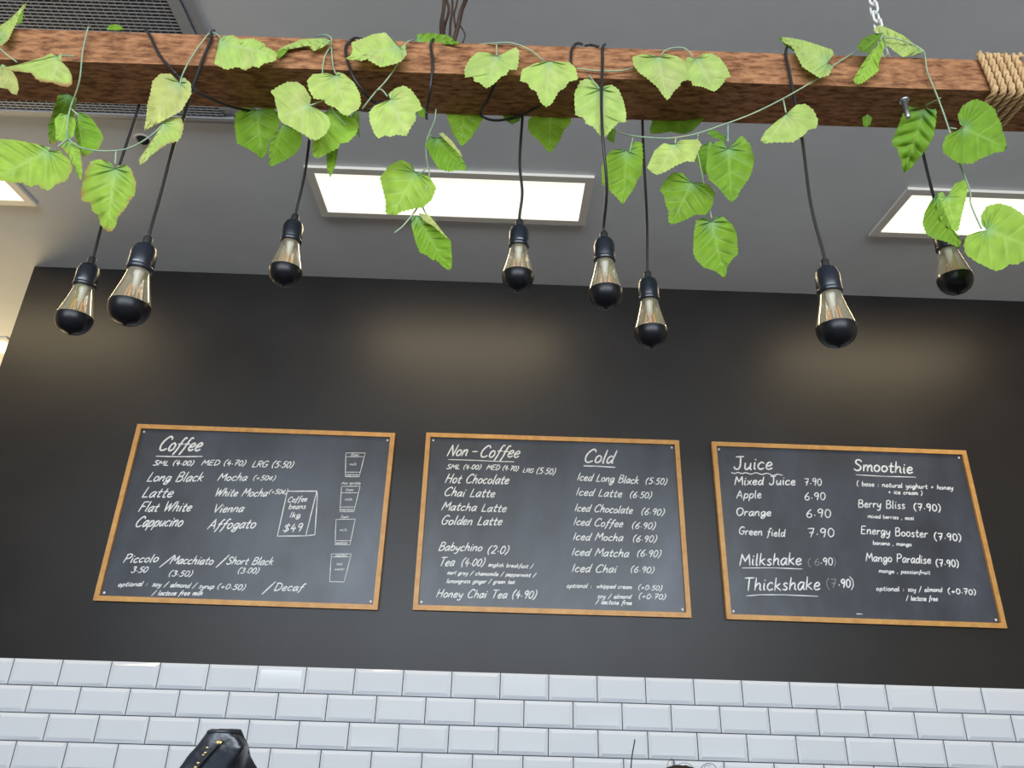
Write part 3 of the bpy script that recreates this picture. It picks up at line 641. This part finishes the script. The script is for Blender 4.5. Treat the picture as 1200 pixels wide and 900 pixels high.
vine('leafy green vine bunched over the beam left of centre', (385,44,Fd),
 [[(371,43,Fd+.03),(378,41,Fd+.005),(387,43,Fd),(388,52,Fd),(380,68,Fd),(378,90,Fd),(382,112,1.06),(393,133,1.05),(406,147,1.05)],[(388,52,Fd),(390,75,Fd),(393,86,1.06)],[(380,117,1.05),(368,122,1.045),(361,124,1.045)],
  [(485,47,Fd+.04),(480,48,Fd),(474,54,Fd),(466,75,Fd),(452,95,Fd),(440,108,1.075),(424,128,1.08)],[(440,107,1.075),(447,105,1.06),(454,113,1.055)]],
 [(3,(370,590),(400,945),[(290,560),(215,620),(210,700),(225,830),(290,860),(360,900)],[(480,560),(530,680),(490,760),(450,830),(430,900)],'g',1.205),
 (3,(545,690),(456,997),[(490,760),(455,840),(450,900),(452,960)],[(640,730),(685,770),(680,840),(640,900),(560,950)],'g',1.195),
 (3,(895,110),(505,182),[(840,88),(760,92),(680,95),(620,120),(550,150)],[(860,140),(770,178),(725,140),(640,130),(560,172)],'p',1.072,dict(gy=-.0005)),
 (3,(600,150),(518,235),[(540,165),(495,185)],[(575,185),(545,215)],'g',1.078,dict(name='leaf_flap')),
 (3,(740,562),(515,650),[(748,510),(700,430),(650,395),(580,395),(520,425),(460,465),(490,500),(495,545),(512,600)],[(800,590),(870,640),(885,700),(850,765),(790,805),(740,798),(700,765),(650,740),(600,710),(550,690)],'p',1.045),
 (3,(915,350),(1005,640),[(860,335),(760,340),(718,385),(730,450),(770,515),(840,520),(850,550),(920,580),(960,620)],[(930,325),(980,340),(1050,400),(1090,480),(1098,550),(1080,590),(1040,610)],'p',1.058),
 (3,(880,580),(790,937),[(820,640),(765,800),(755,860),(760,910)],[(950,610),(1050,650),(1085,700),(1060,770),(1010,820),(950,830),(940,860),(860,900)],'m',1.072),
 (12,(570,695),(548,832),[(530,720),(532,790)],[(585,700),(575,770)],'g',1.09),
 (3,(1060,590),(1090,790),[(1030,640),(1070,760)],[(1085,620),(1085,700)],'d',1.13),
 (4,(530,150),(140,235),[(490,110),(430,48),(340,60),(260,95),(190,120),(200,165),(185,210)],[(565,130),(580,200),(545,250),(500,270),(400,293),(350,265),(300,235),(265,248)],'p',1.068,dict(gy=-.0005)),
 (4,(465,520),(580,780),[(430,530),(350,565),(315,610),(320,680),(350,760),(380,795),(430,770),(460,783),(510,765)],[(450,480),(500,440),(560,422),(610,450),(670,530),(690,590),(640,610),(645,660),(600,730)],'p',1.055),
 (4,(645,118),(965,130),[(650,62),(740,50),(800,60),(870,68),(920,105)],[(720,124),(830,132),(900,132)],'g',1.097,dict(gy=0.0)),
 (4,(690,570),(700,652),[(650,605),(670,640)],[(722,600),(715,630)],'d',1.17)])
vine('short vine sprig hanging in front of the middle ceiling light', (510,134,1.16),
 [[(511,128,1.16),(509,142,1.15),(503,156,1.14),(499,170,1.14),(500,188,1.14),(503,203,1.13),(498,226,1.12),(488,245,1.12),(473,264,1.12),(462,273,1.12)],[(500,160,1.14),(506,158,1.14)],[(493,238,1.12),(500,252,1.12)],[(502,196,1.13),(490,205,1.12)]],
 [(6,(410,110),(585,302),[(370,100),(345,150),(375,220),(420,290),(480,305),(540,295)],[(420,95),(480,130),(515,160),(550,220),(575,260)],'g',1.14),
 (6,(420,82),(560,225),[(460,125),(510,165)],[(445,76),(500,128),(545,188)],'o',1.133,dict(name='leaf_flap')),
 (6,(285,310),(150,562),[(260,260),(200,235),(130,270),(75,340),(95,420),(110,480),(110,550)],[(320,310),(370,340),(405,400),(380,470),(330,515),(290,520),(200,540),(180,555)],'m',1.12),
 (6,(290,560),(485,887),[(265,570),(260,620),(285,720),(310,780),(350,795),(390,830),(400,820),(440,860)],[(350,600),(420,640),(490,710),(500,820),(495,870)],'g',1.12),
 (6,(300,548),(480,705),[(335,597),(400,630)],[(365,560),(430,640)],'o',1.112,dict(name='leaf_flap')),
 (4,(980,560),(960,852),[(845,590),(880,690),(900,750),(940,810)],[(1115,600),(1120,650),(1080,720),(1030,790),(990,830)],'g',1.21)])
vine('vine with two pale leaves laid over the middle of the beam', (582,52,Fd),
 [[(560,52,Fd+.02),(575,51,Fd+.004),(590,50,Fd),(602,51,Fd),(620,58,Fd),(637,71,1.075)],[(582,52,Fd),(582,65,1.07)],[(676,80,Fd),(700,83,Fd),(725,83,Fd),(742,80,Fd)],[(690,88,Fd),(702,104,1.06)]],
 [(5,(255,155),(180,385),[(200,130),(120,125),(65,170),(25,250),(30,305),(85,300),(95,335),(130,340)],[(300,130),(390,90),(412,120),(405,200),(395,250),(340,250),(320,290),(290,295),(240,345)],'p',1.07),
 (5,(625,190),(600,517),[(585,190),(510,210),(430,250),(415,330),(470,345),(490,385),(530,400),(560,480)],[(690,205),(760,195),(810,240),(825,320),(760,335),(730,380),(690,400),(640,490)],'p',1.068),
 (5,(630,540),(625,840),[(540,555),(475,600),(470,660),(500,710),(540,740),(580,790)],[(700,550),(785,580),(770,630),(720,680),(700,740),(660,800)],'g',1.205),
 (5,(360,550),(360,637),[(290,570),(320,610)],[(430,580),(410,610)],'d',1.205),
 (5,(985,385),(1015,727),[(950,340),(890,312),(840,330),(800,410),(798,480),(805,570),(865,590),(880,630),(930,650),(975,710)],[(1010,365),(1060,355),(1110,390),(1145,470),(1165,560),(1160,620),(1110,620),(1060,670)],'p',1.070,dict(gy=-.0002)),
 (5,(1070,645),(1075,767),[(1040,700),(1025,740)],[(1090,680),(1080,740)],'d',1.12)])
vine('vine with leaves over and hanging below the beam right of centre', (785,58,Fd),
 [[(775,64,1.07),(780,59,Fd),(790,56,Fd),(803,57,Fd),(812,67,1.07)],[(720,153,1.13),(735,158,1.12),(758,161,1.11),(785,162,1.10),(815,157,1.09),(845,147,1.08),(880,134,1.075),(915,117,1.07),(945,100,Fd),(960,91,Fd),(978,76,Fd),(1003,60,Fd)],
  [(742,160,1.12),(738,178,1.115)],[(792,162,1.10),(791,168,1.09)],[(818,157,1.10),(817,175,1.10),(822,200,1.09),(828,230,1.085),(834,256,1.08)],[(853,146,1.08),(853,166,1.06)],[(816,218,1.09),(810,222,1.085)],[(918,117,1.07),(921,132,1.055)]],
 [(7,(485,100),(550,407),[(450,85),(380,80),(305,100),(315,160),(350,210),(410,250),(480,310),(520,370)],[(540,78),(620,95),(680,130),(700,260),(650,275),(640,305),(600,340),(570,390)],'p',1.063),
 (7,(760,110),(880,347),[(690,100),(670,180),(700,265),(720,270),(730,300),(800,310)],[(800,80),(860,72),(920,105),(970,170),(998,240),(960,250),(950,280),(915,320)],'p',1.072),
 (7,(620,490),(640,642),[(460,510),(430,600),(430,640),(500,640),(580,625)],[(830,510),(780,575),(730,620),(680,640)],'d',1.205),
 (8,(155,165),(135,452),[(130,155),(80,160),(40,200),(20,260),(25,340),(60,370),(100,410)],[(170,140),(200,115),(235,120),(242,190),(235,290),(210,320),(190,370),(160,410)],'g',1.115),
 (8,(410,130),(315,295),[(350,125),(300,165),(262,255),(290,280)],[(440,108),(530,105),(550,130),(510,225),(470,220),(420,240),(360,275)],'p',1.085),
 (8,(500,335),(390,557),[(450,280),(400,280),(350,325),(328,375),(350,400),(360,450),(375,480),(375,540)],[(540,330),(590,345),(622,385),(605,460),(570,505),(520,500),(450,535)],'g',1.085),
 (8,(690,155),(705,440),[(670,105),(620,120),(580,180),(572,260),(590,320),(640,360),(670,400)],[(720,120),(760,85),(805,130),(830,200),(820,260),(800,310),(750,380),(740,410)],'g',1.06),
 (8,(600,110),(565,292),[(550,140),(515,205),(540,260)],[(625,150),(600,200),(580,280)],'d',1.10),
 (8,(575,70),(690,105),[(600,55),(640,65)],[(600,90),(650,108)],'d',1.105),
 (8,(600,540),(675,840),[(570,515),(520,530),(508,600),(505,700),(520,740),(560,780),(620,800)],[(625,515),(660,510),(710,550),(735,600),(742,710),(710,740),(685,780),(680,810)],'g',1.08),
 (9,(225,620),(100,812),[(160,670),(90,730),(60,790)],[(290,560),(350,555),(400,595),(430,660),(420,710),(370,720),(340,755),(270,800),(210,800),(140,800)],'p',1.055),
 (9,(490,290),(185,128),[(505,265),(530,240),(520,210),(440,180),(340,150),(240,130)],[(525,320),(500,370),(440,390),(390,360),(330,320),(300,260),(270,200),(215,165)],'p',1.072,dict(gy=-.0004)),
 (9,(305,245),(172,128),[(265,180),(215,140)],[(268,215),(215,178)],'d',1.079,dict(name='leaf_flap'))])
vine('leafy vine over the right end of the beam and down past the last bulb', (1035,45,Fd),
 [[(1003,60,Fd),(1020,52,Fd),(1036,44,Fd),(1060,48,Fd),(1080,58,Fd),(1084,66,Fd),(1087,85,Fd),(1098,112,1.075),(1110,145,1.06),(1122,185,1.07),(1131,208,1.08),(1137,225,1.09),(1138,240,1.10),(1150,268,1.10)],[(1102,115,1.075),(1090,121,1.11),(1083,124,1.145)],[(1113,150,1.06),(1121,151,1.055)]],
 [(9,(850,110),(668,432),[(830,150),(750,240),(700,320),(655,400)],[(855,180),(840,240),(815,300),(820,340),(770,380),(710,425)],'m',1.068),
 (9,(850,100),(705,222),[(780,105),(710,140),(680,190)],[(800,170),(750,230)],'d',1.060,dict(name='leaf_flap')),
 (9,(1110,225),(778,85),[(1050,180),(980,120),(900,80),(820,50)],[(1080,238),(1030,245),(970,255),(910,215),(865,175),(840,110)],'p',1.078,dict(gy=-.0004)),
 (9,(745,620),(735,707),[(712,640),(715,690)],[(775,640),(765,685)],'d',1.16),
 (10,(375,180),(205,727),[(330,155),(255,160),(200,230),(165,320),(105,465),(120,505),(155,520),(160,570),(185,620),(190,690)],[(430,155),(475,190),(475,280),(455,420),(400,520),(350,580),(260,690)],'g',1.137,dict(gx=0.0, gy=.0010)),
 (10,(700,350),(1058,525),[(670,320),(650,250),(690,170),(760,125),(810,112),(900,150),(960,200),(985,270),(1010,310),(1020,370),(1045,430)],[(640,375),(560,410),(525,490),(530,560),(600,610),(660,645),(770,648),(830,610),(890,590),(950,560),(1030,550)],'g',1.055),
 (11,(320,230),(390,492),[(290,190),(255,200),(245,260),(260,380),(300,450)],[(380,130),(455,95),(475,150),(465,230),(430,370),(405,480)],'m',1.085),
 (11,(250,200),(415,617),[(200,260),(150,350),(135,430),(165,510),(220,545),(300,565),(360,590)],[(240,300),(270,410),(330,460),(400,510),(430,560)],'g',1.078),
 (11,(620,480),(985,615),[(580,440),(575,370),(620,300),(710,278),(800,300),(880,350),(960,420),(1000,520)],[(560,490),(470,520),(445,590),(460,660),(540,720),(640,770),(690,790),(750,770),(790,735),(850,740),(910,700),(970,670)],'m',1.10)])

# ------------------------------------------------------------------ rope, chain, twigs, bolt
xr = A(1150, 75, D0).x
bm = B()
rr = .0068
def rope_c(u):
    """centre line of five turns round the beam, u in turns"""
    tx = xr-.006+u*.0182+.006*math.sin(u*2*PI); f = u % 1
    y0, y1, z0, z1 = YB0-.0095, YB1+.0095, ZB+bz(xr)-.0095, ZTP+bz(xr)+.0095
    per = [(y0, z1), (y0, z0), (y1, z0), (y1, z1), (y0, z1)]
    ln = [z1-z0, y1-y0, z1-z0, y1-y0]; tot = sum(ln); s = f*tot
    for k in range(4):
        if s <= ln[k]: 
            g = s/ln[k]; y = per[k][0]+(per[k+1][0]-per[k][0])*g; z = per[k][1]+(per[k+1][1]-per[k][1])*g; break
        s -= ln[k]
    return Vector((tx, y, z))
npt = 5*110
cl_ = [rope_c(5*k/npt) for k in range(npt+1)]
for _ in range(4): cl_ = [cl_[0]]+[(cl_[i-1]+cl_[i]*2+cl_[i+1])/4 for i in range(1, len(cl_)-1)]+[cl_[-1]]
for s_ in range(3):
    pts = []
    for i, p in enumerate(cl_):
        tg = (cl_[min(i+1, npt)]-cl_[max(i-1, 0)]).normalized(); n1 = tg.cross(Vector((1,0,0))).normalized(); n2 = tg.cross(n1)
        a = i*.50+s_*2*PI/3
        pts.append(p+(n1*math.cos(a)+n2*math.sin(a))*.0032)
    tube(bm, pts, .0038, 7)
o = obj('rope', bm, m_rope, None, True)
tag(o, 'tan jute rope wound five times round the right end of the beam', 'rope')

p = A(1034, 50, 1.145); cx, cy = p.x, p.y; z0 = ZTP+bz(cx)
t = thing('chain', 'white metal link chain holding up the right part of the beam', 'chain', (cx, cy, z0))
pitch = .030; nl = int((ZC-z0)/pitch)+1
def link_bm():
    pts = []
    for k in range(24):
        a = 2*PI*k/24
        pts.append(Vector((math.cos(a)*.0088, 0, math.sin(a)*.0088+(.0085 if math.sin(a) > 0 else -.0085))))
    return tube(B(), pts, .0028, 8, closed=True)
proto = None
pitch = (ZC-.003-z0-.0165)/nl if nl else pitch
for k in range(nl):
    if proto is None:
        bm = link_bm(); me_o = obj('link', bm, m_chain, t, True, local=False); proto = me_o; o = proto
    else:
        o = proto.copy(); COL.objects.link(o); o.parent = t
    o.location = (0, 0, .019+k*pitch); o.rotation_euler = (0, 0, (.35 if k % 2 == 0 else .35+PI/2))
hb = tube(B(), catmull([Vector((cx,cy,z0-.004)), Vector((cx+.012,cy,z0+.012)), Vector((cx,cy,z0+.02)), Vector((cx-.012,cy,z0+.012)), Vector((cx-.002,cy,z0-.004))], 6), .0022, 8)
obj('eye_hook', hb, m_steel, t, True)

t = thing('dried_vine_bundle', 'bundle of bare dark brown twigs rising from the beam to the ceiling', 'twigs', A(528, 50, 1.15))
tw = [([(518,52),(517,30),(520,10),(522,-8)], .0042), ([(520,50),(521,32),(526,12),(523,-6)], .0030), ([(527,50),(528,28),(530,10),(530,-6)], .0028), ([(531,52),(537,30),(541,12),(547,-6)], .0052),
      ([(534,34),(532,18),(535,6),(536,-6)], .0024), ([(538,28),(543,36),(545,42),(542,50)], .0016), ([(521,46),(519,20),(520,0),(519,-8)], .0032)]
for k, (pp, r) in enumerate(tw):
    pts = [A(x, y, 1.15+.004*(k % 3)) for x, y in pp]
    if k != 5:
        e = pts[-1]; dirv = (pts[-1]-pts[0]); dx = dirv.x/dirv.z
        for m_ in range(1, 6):
            z = e.z+(ZC-.002-e.z)*m_/5
            pts.append(Vector((e.x+dx*.25*(z-e.z)+.012*math.sin(m_*1.7+k), e.y+.01*math.cos(m_*2+k), z)))
    obj('twig', tube(B(), catmull(pts, 7), r, 7), m_twig, t, True)

p = at_z(1059, 117, ZB+bz(.7))
t = thing('bolt', 'grey steel bolt with washer sticking out under the beam above a drooping leaf', 'bolt', tuple(p))
obj('washer', lathe(B(), [(.0,0),(.0105,0),(.0105,-.0035),(.0085,-.006),(.005,-.0065),(0,-.0065)], p, 20), m_steel, t, True)
obj('shank', lathe(B(), [(.0,-.006),(.0050,-.006),(.0050,-.048),(.0040,-.050),(0,-.050)], p, 16), m_steel, t, True)

# ------------------------------------------------------------------ counter, pouch, wire, person (mostly below the frame)
CT = 1.22
t = thing('service_counter', 'timber fronted service counter with a dark top below the tiles', 'counter', (0, -1.95, 0))
obj('counter_top', box(B(), -2.2, 2.2, -2.30, -1.60, CT-.04, CT, .004), m_stone, t)
b_ = box(B(), -2.15, 2.15, -2.24, -1.64, .09, CT-.04)
for k in range(28): box(b_, -2.14+k*.153, -2.0+k*.153, -2.25, -2.24, .12, CT-.06, .003)
obj('counter_body', b_, m_counter, t)
obj('kickboard', box(B(), -2.1, 2.1, -2.2, -1.68, 0, .09), m_black, t)

# black pouch: slumped to one side, gusset flaring on the right
df_, dk_ = 1.40, 1.475
lev = [  # py, front-left, front-right, back-right, back-left (px)
 (857.5, 244, 272, 279, 247), (863, 239, 279, 284, 245), (875, 229.5, 286, 290.5, 238), (888, 218.5, 276, 295, 228), (900, 209, 267, 301, 219), (930, 188, 247, 312, 196), (975, 168, 235, 320, 176)]
L_ = []
for py, a, b_, c_, d_ in lev: L_.append([A(a, py, df_), A(b_, py+1.5, df_), A(c_, py-2, dk_), A(d_, py-3, dk_)])
q0 = [Vector((v.x, v.y, 0)) for v in L_[-1]]
L_.append([Vector((v.x, v.y, CT+.001)) for v in q0])
ct_ = sum(q0, Vector())/4
t = thing('foil_pouch', 'black glossy foil pouch with folded top, slumped in front of the tiles', 'pouch', (ct_.x, ct_.y, CT))
rows = []; SUB = 5; ES = 8
bm = B()
for i in range(len(L_)-1):
    for k in range(SUB if i < len(L_)-2 else SUB+1):
        f = k/SUB; cs = [a.lerp(b_, f) for a, b_ in zip(L_[i], L_[i+1])]; row = []
        for e in range(4):
            for g in range(ES):
                q = cs[e].lerp(cs[(e+1) % 4], g/ES)
                bul = math.sin(PI*g/ES)*.006
                mid = sum(cs, Vector())/4; out_ = (q-mid).normalized()
                q = q+out_*bul*(1 if e in (0, 2) else .3)+Vector((noise.noise(q*30), noise.noise(q*30+Vector((5,0,0))), .4*noise.noise(q*40)))*.0035
                q.z = max(q.z, CT+.001); row.append(bm.verts.new(q))
        rows.append(row)
ns = 4*ES
for a, b_ in zip(rows, rows[1:]):
    for k in range(ns): bm.faces.new((a[k], a[(k+1) % ns], b_[(k+1) % ns], b_[k]))
bm.faces.new(rows[0][::-1]); bm.faces.new(rows[-1])
obj('pouch_body', bm, m_bag, t, True)
tp = [A(243.5, 857.5, df_-.004), A(273, 858.5, df_-.004), A(280, 855, dk_), A(285, 860, dk_)]
obj('folded_top', tube(B(), [A(243, 858, df_-.002), A(258, 857, df_), A(271, 857.5, df_), A(280, 858, dk_-.02), A(286, 871, dk_-.01), A(290.5, 884, dk_-.01)], [.003,.0042,.005,.0055,.0045,.003], 8), m_bag, t, True)
sp_ = [A(259, 868, df_-.011), A(250, 878, df_-.012), A(240, 889, df_-.012), A(231, 900, df_-.012), A(217, 918, df_-.012)]
obj('tie_strip', tube(B(), catmull(sp_, 5), .0035, 6), m_cord, t, True)
bm = B()
for x, y, r in ((256.5,870,.0045),(242.5,876,.0022),(240.5,882,.0022),(238,884.5,.0018),(232,894,.0022),(229,899,.0025)):
    bmesh.ops.create_icosphere(bm, subdivisions=1, radius=r, matrix=Matrix.Translation(A(x, y, df_-.0145)) @ Matrix.Diagonal((1.3,.5,.8,1)))
obj('gold_specks', bm, m_gold, t)

pa = A(744, 866.5, 1.5); pb = A(739.5, 899, 1.5)
o = obj('wire', tube(B(), catmull([Vector((pb.x-.012, pb.y, CT)), pb.lerp(Vector((pb.x-.012, pb.y, CT)), .5), pb, pa], 6), .0012, 6), m_cord, None, True)
tag(o, 'thin dark upright wire standing before the white tiles right of centre', 'wire')

# person behind the counter, bending forward; only stray hair reaches the frame
hp = A(801, 898.5, 2.0); HX, HY, HZ = hp.x, hp.y, hp.z          # top of the head
t = thing('person', 'person in a black shirt bending behind the counter, only stray hair showing', 'person', (HX, HY+.2, 0))
hc = Vector((HX, HY, HZ-.115))
V, E, Rr = [], [], []
def jv(p, r, par=None):
    V.append(Vector(p)); Rr.append(r if isinstance(r, tuple) else (r, r))
    if par is not None: E.append((par, len(V)-1))
    return len(V)-1
pel = jv((HX, HY+.34, .86), (.15,.11))
sp1 = jv((HX, HY+.27, 1.0), (.14,.10), pel); ch = jv((HX, HY+.15, 1.12), (.16,.11), sp1); nk0 = jv((HX, HY+.07, 1.17), (.07,.07), ch)
nk = jv((HX, HY+.04, HZ-.20), (.052,.052), nk0)
hd1 = jv((HX, HY+.01, HZ-.15), (.068,.075), nk); hd2 = jv((HX, HY-.01, HZ-.075), (.078,.092), hd1); hd3 = jv((HX, HY, HZ-.03), (.05,.06), hd2)
for s in (-1, 1):
    sh = jv((HX+s*.17, HY+.10, 1.13), .062, ch); el = jv((HX+s*.24, HY-.02, .95), .044, sh); wr = jv((HX+s*.17, HY-.22, 1.03), .030, el); pm = jv((HX+s*.15, HY-.29, 1.04), (.036,.018), wr)
    for q in range(4):
        f1 = jv((HX+s*(.15+(q-1.5)*.018), HY-.335, 1.035), .0095, pm); f2 = jv((HX+s*(.15+(q-1.5)*.019), HY-.362+.004*abs(q-1.5), 1.02), .0085, f1); jv((HX+s*(.15+(q-1.5)*.019), HY-.372+.004*abs(q-1.5), 1.0), .0075, f2)
    th1 = jv((HX+s*.118, HY-.275, 1.03), .011, pm); jv((HX+s*.10, HY-.305, 1.02), .009, th1)
    hip = jv((HX+s*.10, HY+.35, .80), .085, pel); kn = jv((HX+s*.11, HY+.24, .46), .058, hip); an = jv((HX+s*.11, HY+.34, .09), .038, kn); toe = jv((HX+s*.12, HY+.20, .035), (.04,.03), an)
me = bpy.data.meshes.new('body'); me.from_pydata([v-t.location for v in V], E, []); body = bpy.data.objects.new('body', me); COL.objects.link(body); body.parent = t
me.materials.append(m_skin)
sk = body.modifiers.new('skin', 'SKIN'); sk.use_smooth_shade = True
for i, r in enumerate(Rr):
    me.skin_vertices[0].data[i].radius = r
    me.skin_vertices[0].data[i].use_root = (i == 0)
body.modifiers.new('sub', 'SUBSURF').levels = 1; body.modifiers['sub'].render_levels = 2
# face
for s in (-1, 1):
    bm = B(); bmesh.ops.create_uvsphere(bm, u_segments=12, v_segments=8, radius=.011, matrix=Matrix.Translation((HX+s*.031, HY-.0885, HZ-.105))); eye = obj('eye', bm, m_screw, t, True)
    bm = B(); bmesh.ops.create_uvsphere(bm, u_segments=10, v_segments=6, radius=.0062, matrix=Matrix.Translation((HX+s*.031, HY-.0945, HZ-.106))); obj('iris', bm, m_hair, eye, True)
    bm = B(); tube(bm, catmull([Vector((HX+s*.016, HY-.100, HZ-.085)), Vector((HX+s*.032, HY-.099, HZ-.079)), Vector((HX+s*.047, HY-.088, HZ-.084))], 5), .0032, 6); obj('eyebrow', bm, m_hair, t, True)
    bm = B(); bmesh.ops.create_uvsphere(bm, u_segments=12, v_segments=8, radius=.03, matrix=Matrix.Translation((HX+s*.082, HY, HZ-.11)) @ Matrix.Diagonal((.3,.7,1,1))); obj('ear', bm, m_skin, t, True)
bm = B(); bmesh.ops.create_cone(bm, segments=12, radius1=.017, radius2=.006, depth=.045, matrix=Matrix.Translation((HX, HY-.105, HZ-.125)) @ Matrix.Rotation(.35, 4, 'X')); obj('nose', bm, m_skin, t, True)
bm = B(); bmesh.ops.create_uvsphere(bm, u_segments=12, v_segments=8, radius=.022, matrix=Matrix.Translation((HX, HY-.092, HZ-.165)) @ Matrix.Diagonal((1,.4,.3,1))); obj('mouth', bm, mat('lips', (.42,.16,.14), .5), t, True)
# hair
bm = B(); bmesh.ops.create_uvsphere(bm, u_segments=28, v_segments=18, radius=.1, matrix=Matrix.Translation((HX, HY+.025, HZ-.085)) @ Matrix.Diagonal((.92,1.08,.86,1)))
for v in bm.verts:
    if v.co.y < HY-.04 and v.co.z < HZ-.05: v.co.y = HY-.04
    v.co += Vector((0,0,.003*noise.noise(v.co*60)))
hair = obj('hair', bm, m_hair, t, True)
def wisp(pts, r=.0006): obj('hair_wisp', tube(B(), catmull([A(x, y, 2.0) for x, y in pts], 8), r, 5), m_hair, hair, True)
wisp([(786,912),(782,899),(784,892),(789,890),(791,898),(787,910)]); wisp([(788,908),(788,894),(786,888)]); wisp([(795,910),(793,899),(800,894),(810,897),(813,908)])
wisp([(821,912),(822,900),(828,895),(836,896),(839,901),(836,912)], .0008); wisp([(800,910),(798,900),(804,897),(807,900)], .0008); wisp([(824,908),(826,898),(833,897)], .0006)
# clothes: top and trousers as skinned shells
def shell(name, m, vv, ee, rr_):
    me = bpy.data.meshes.new(name); me.from_pydata([Vector(v)-t.location for v in vv], ee, []); o = bpy.data.objects.new(name, me); COL.objects.link(o); o.parent = t; me.materials.append(m)
    o.modifiers.new('skin', 'SKIN').use_smooth_shade = True
    for i, r in enumerate(rr_): me.skin_vertices[0].data[i].radius = r if isinstance(r, tuple) else (r, r); me.skin_vertices[0].data[i].use_root = (i == 0)
    s_ = o.modifiers.new('sub', 'SUBSURF'); s_.levels = 1; s_.render_levels = 2
shell('shirt', m_shirt, [V[pel], V[sp1], V[ch], V[nk0]]+[Vector((HX+s*x, HY+y, z)) for s in (-1, 1) for x, y, z in ((.17,.10,1.13),(.215,.03,1.02))], [(0,1),(1,2),(2,3),(2,4),(4,5),(2,6),(6,7)], [(.165,.125),(.155,.115),(.175,.125),.08,.074,.06,.074,.06])
shell('trousers', m_trousers, [V[pel]-Vector((0,0,.02))]+[Vector((HX+s*x, HY+y, z)) for s in (-1, 1) for x, y, z in ((.10,.35,.80),(.11,.24,.46),(.11,.335,.13))], [(0,1),(1,2),(2,3),(0,4),(4,5),(5,6)], [(.16,.12),.096,.07,.055,.096,.07,.055])
for s in (-1, 1):
    bm = B(); bmesh.ops.create_uvsphere(bm, u_segments=16, v_segments=10, radius=1, matrix=Matrix.Translation((HX+s*.115, HY+.26, .045)) @ Matrix.Diagonal((.048,.135,.045,1))); obj('shoe', bm, m_shoe, t, True)
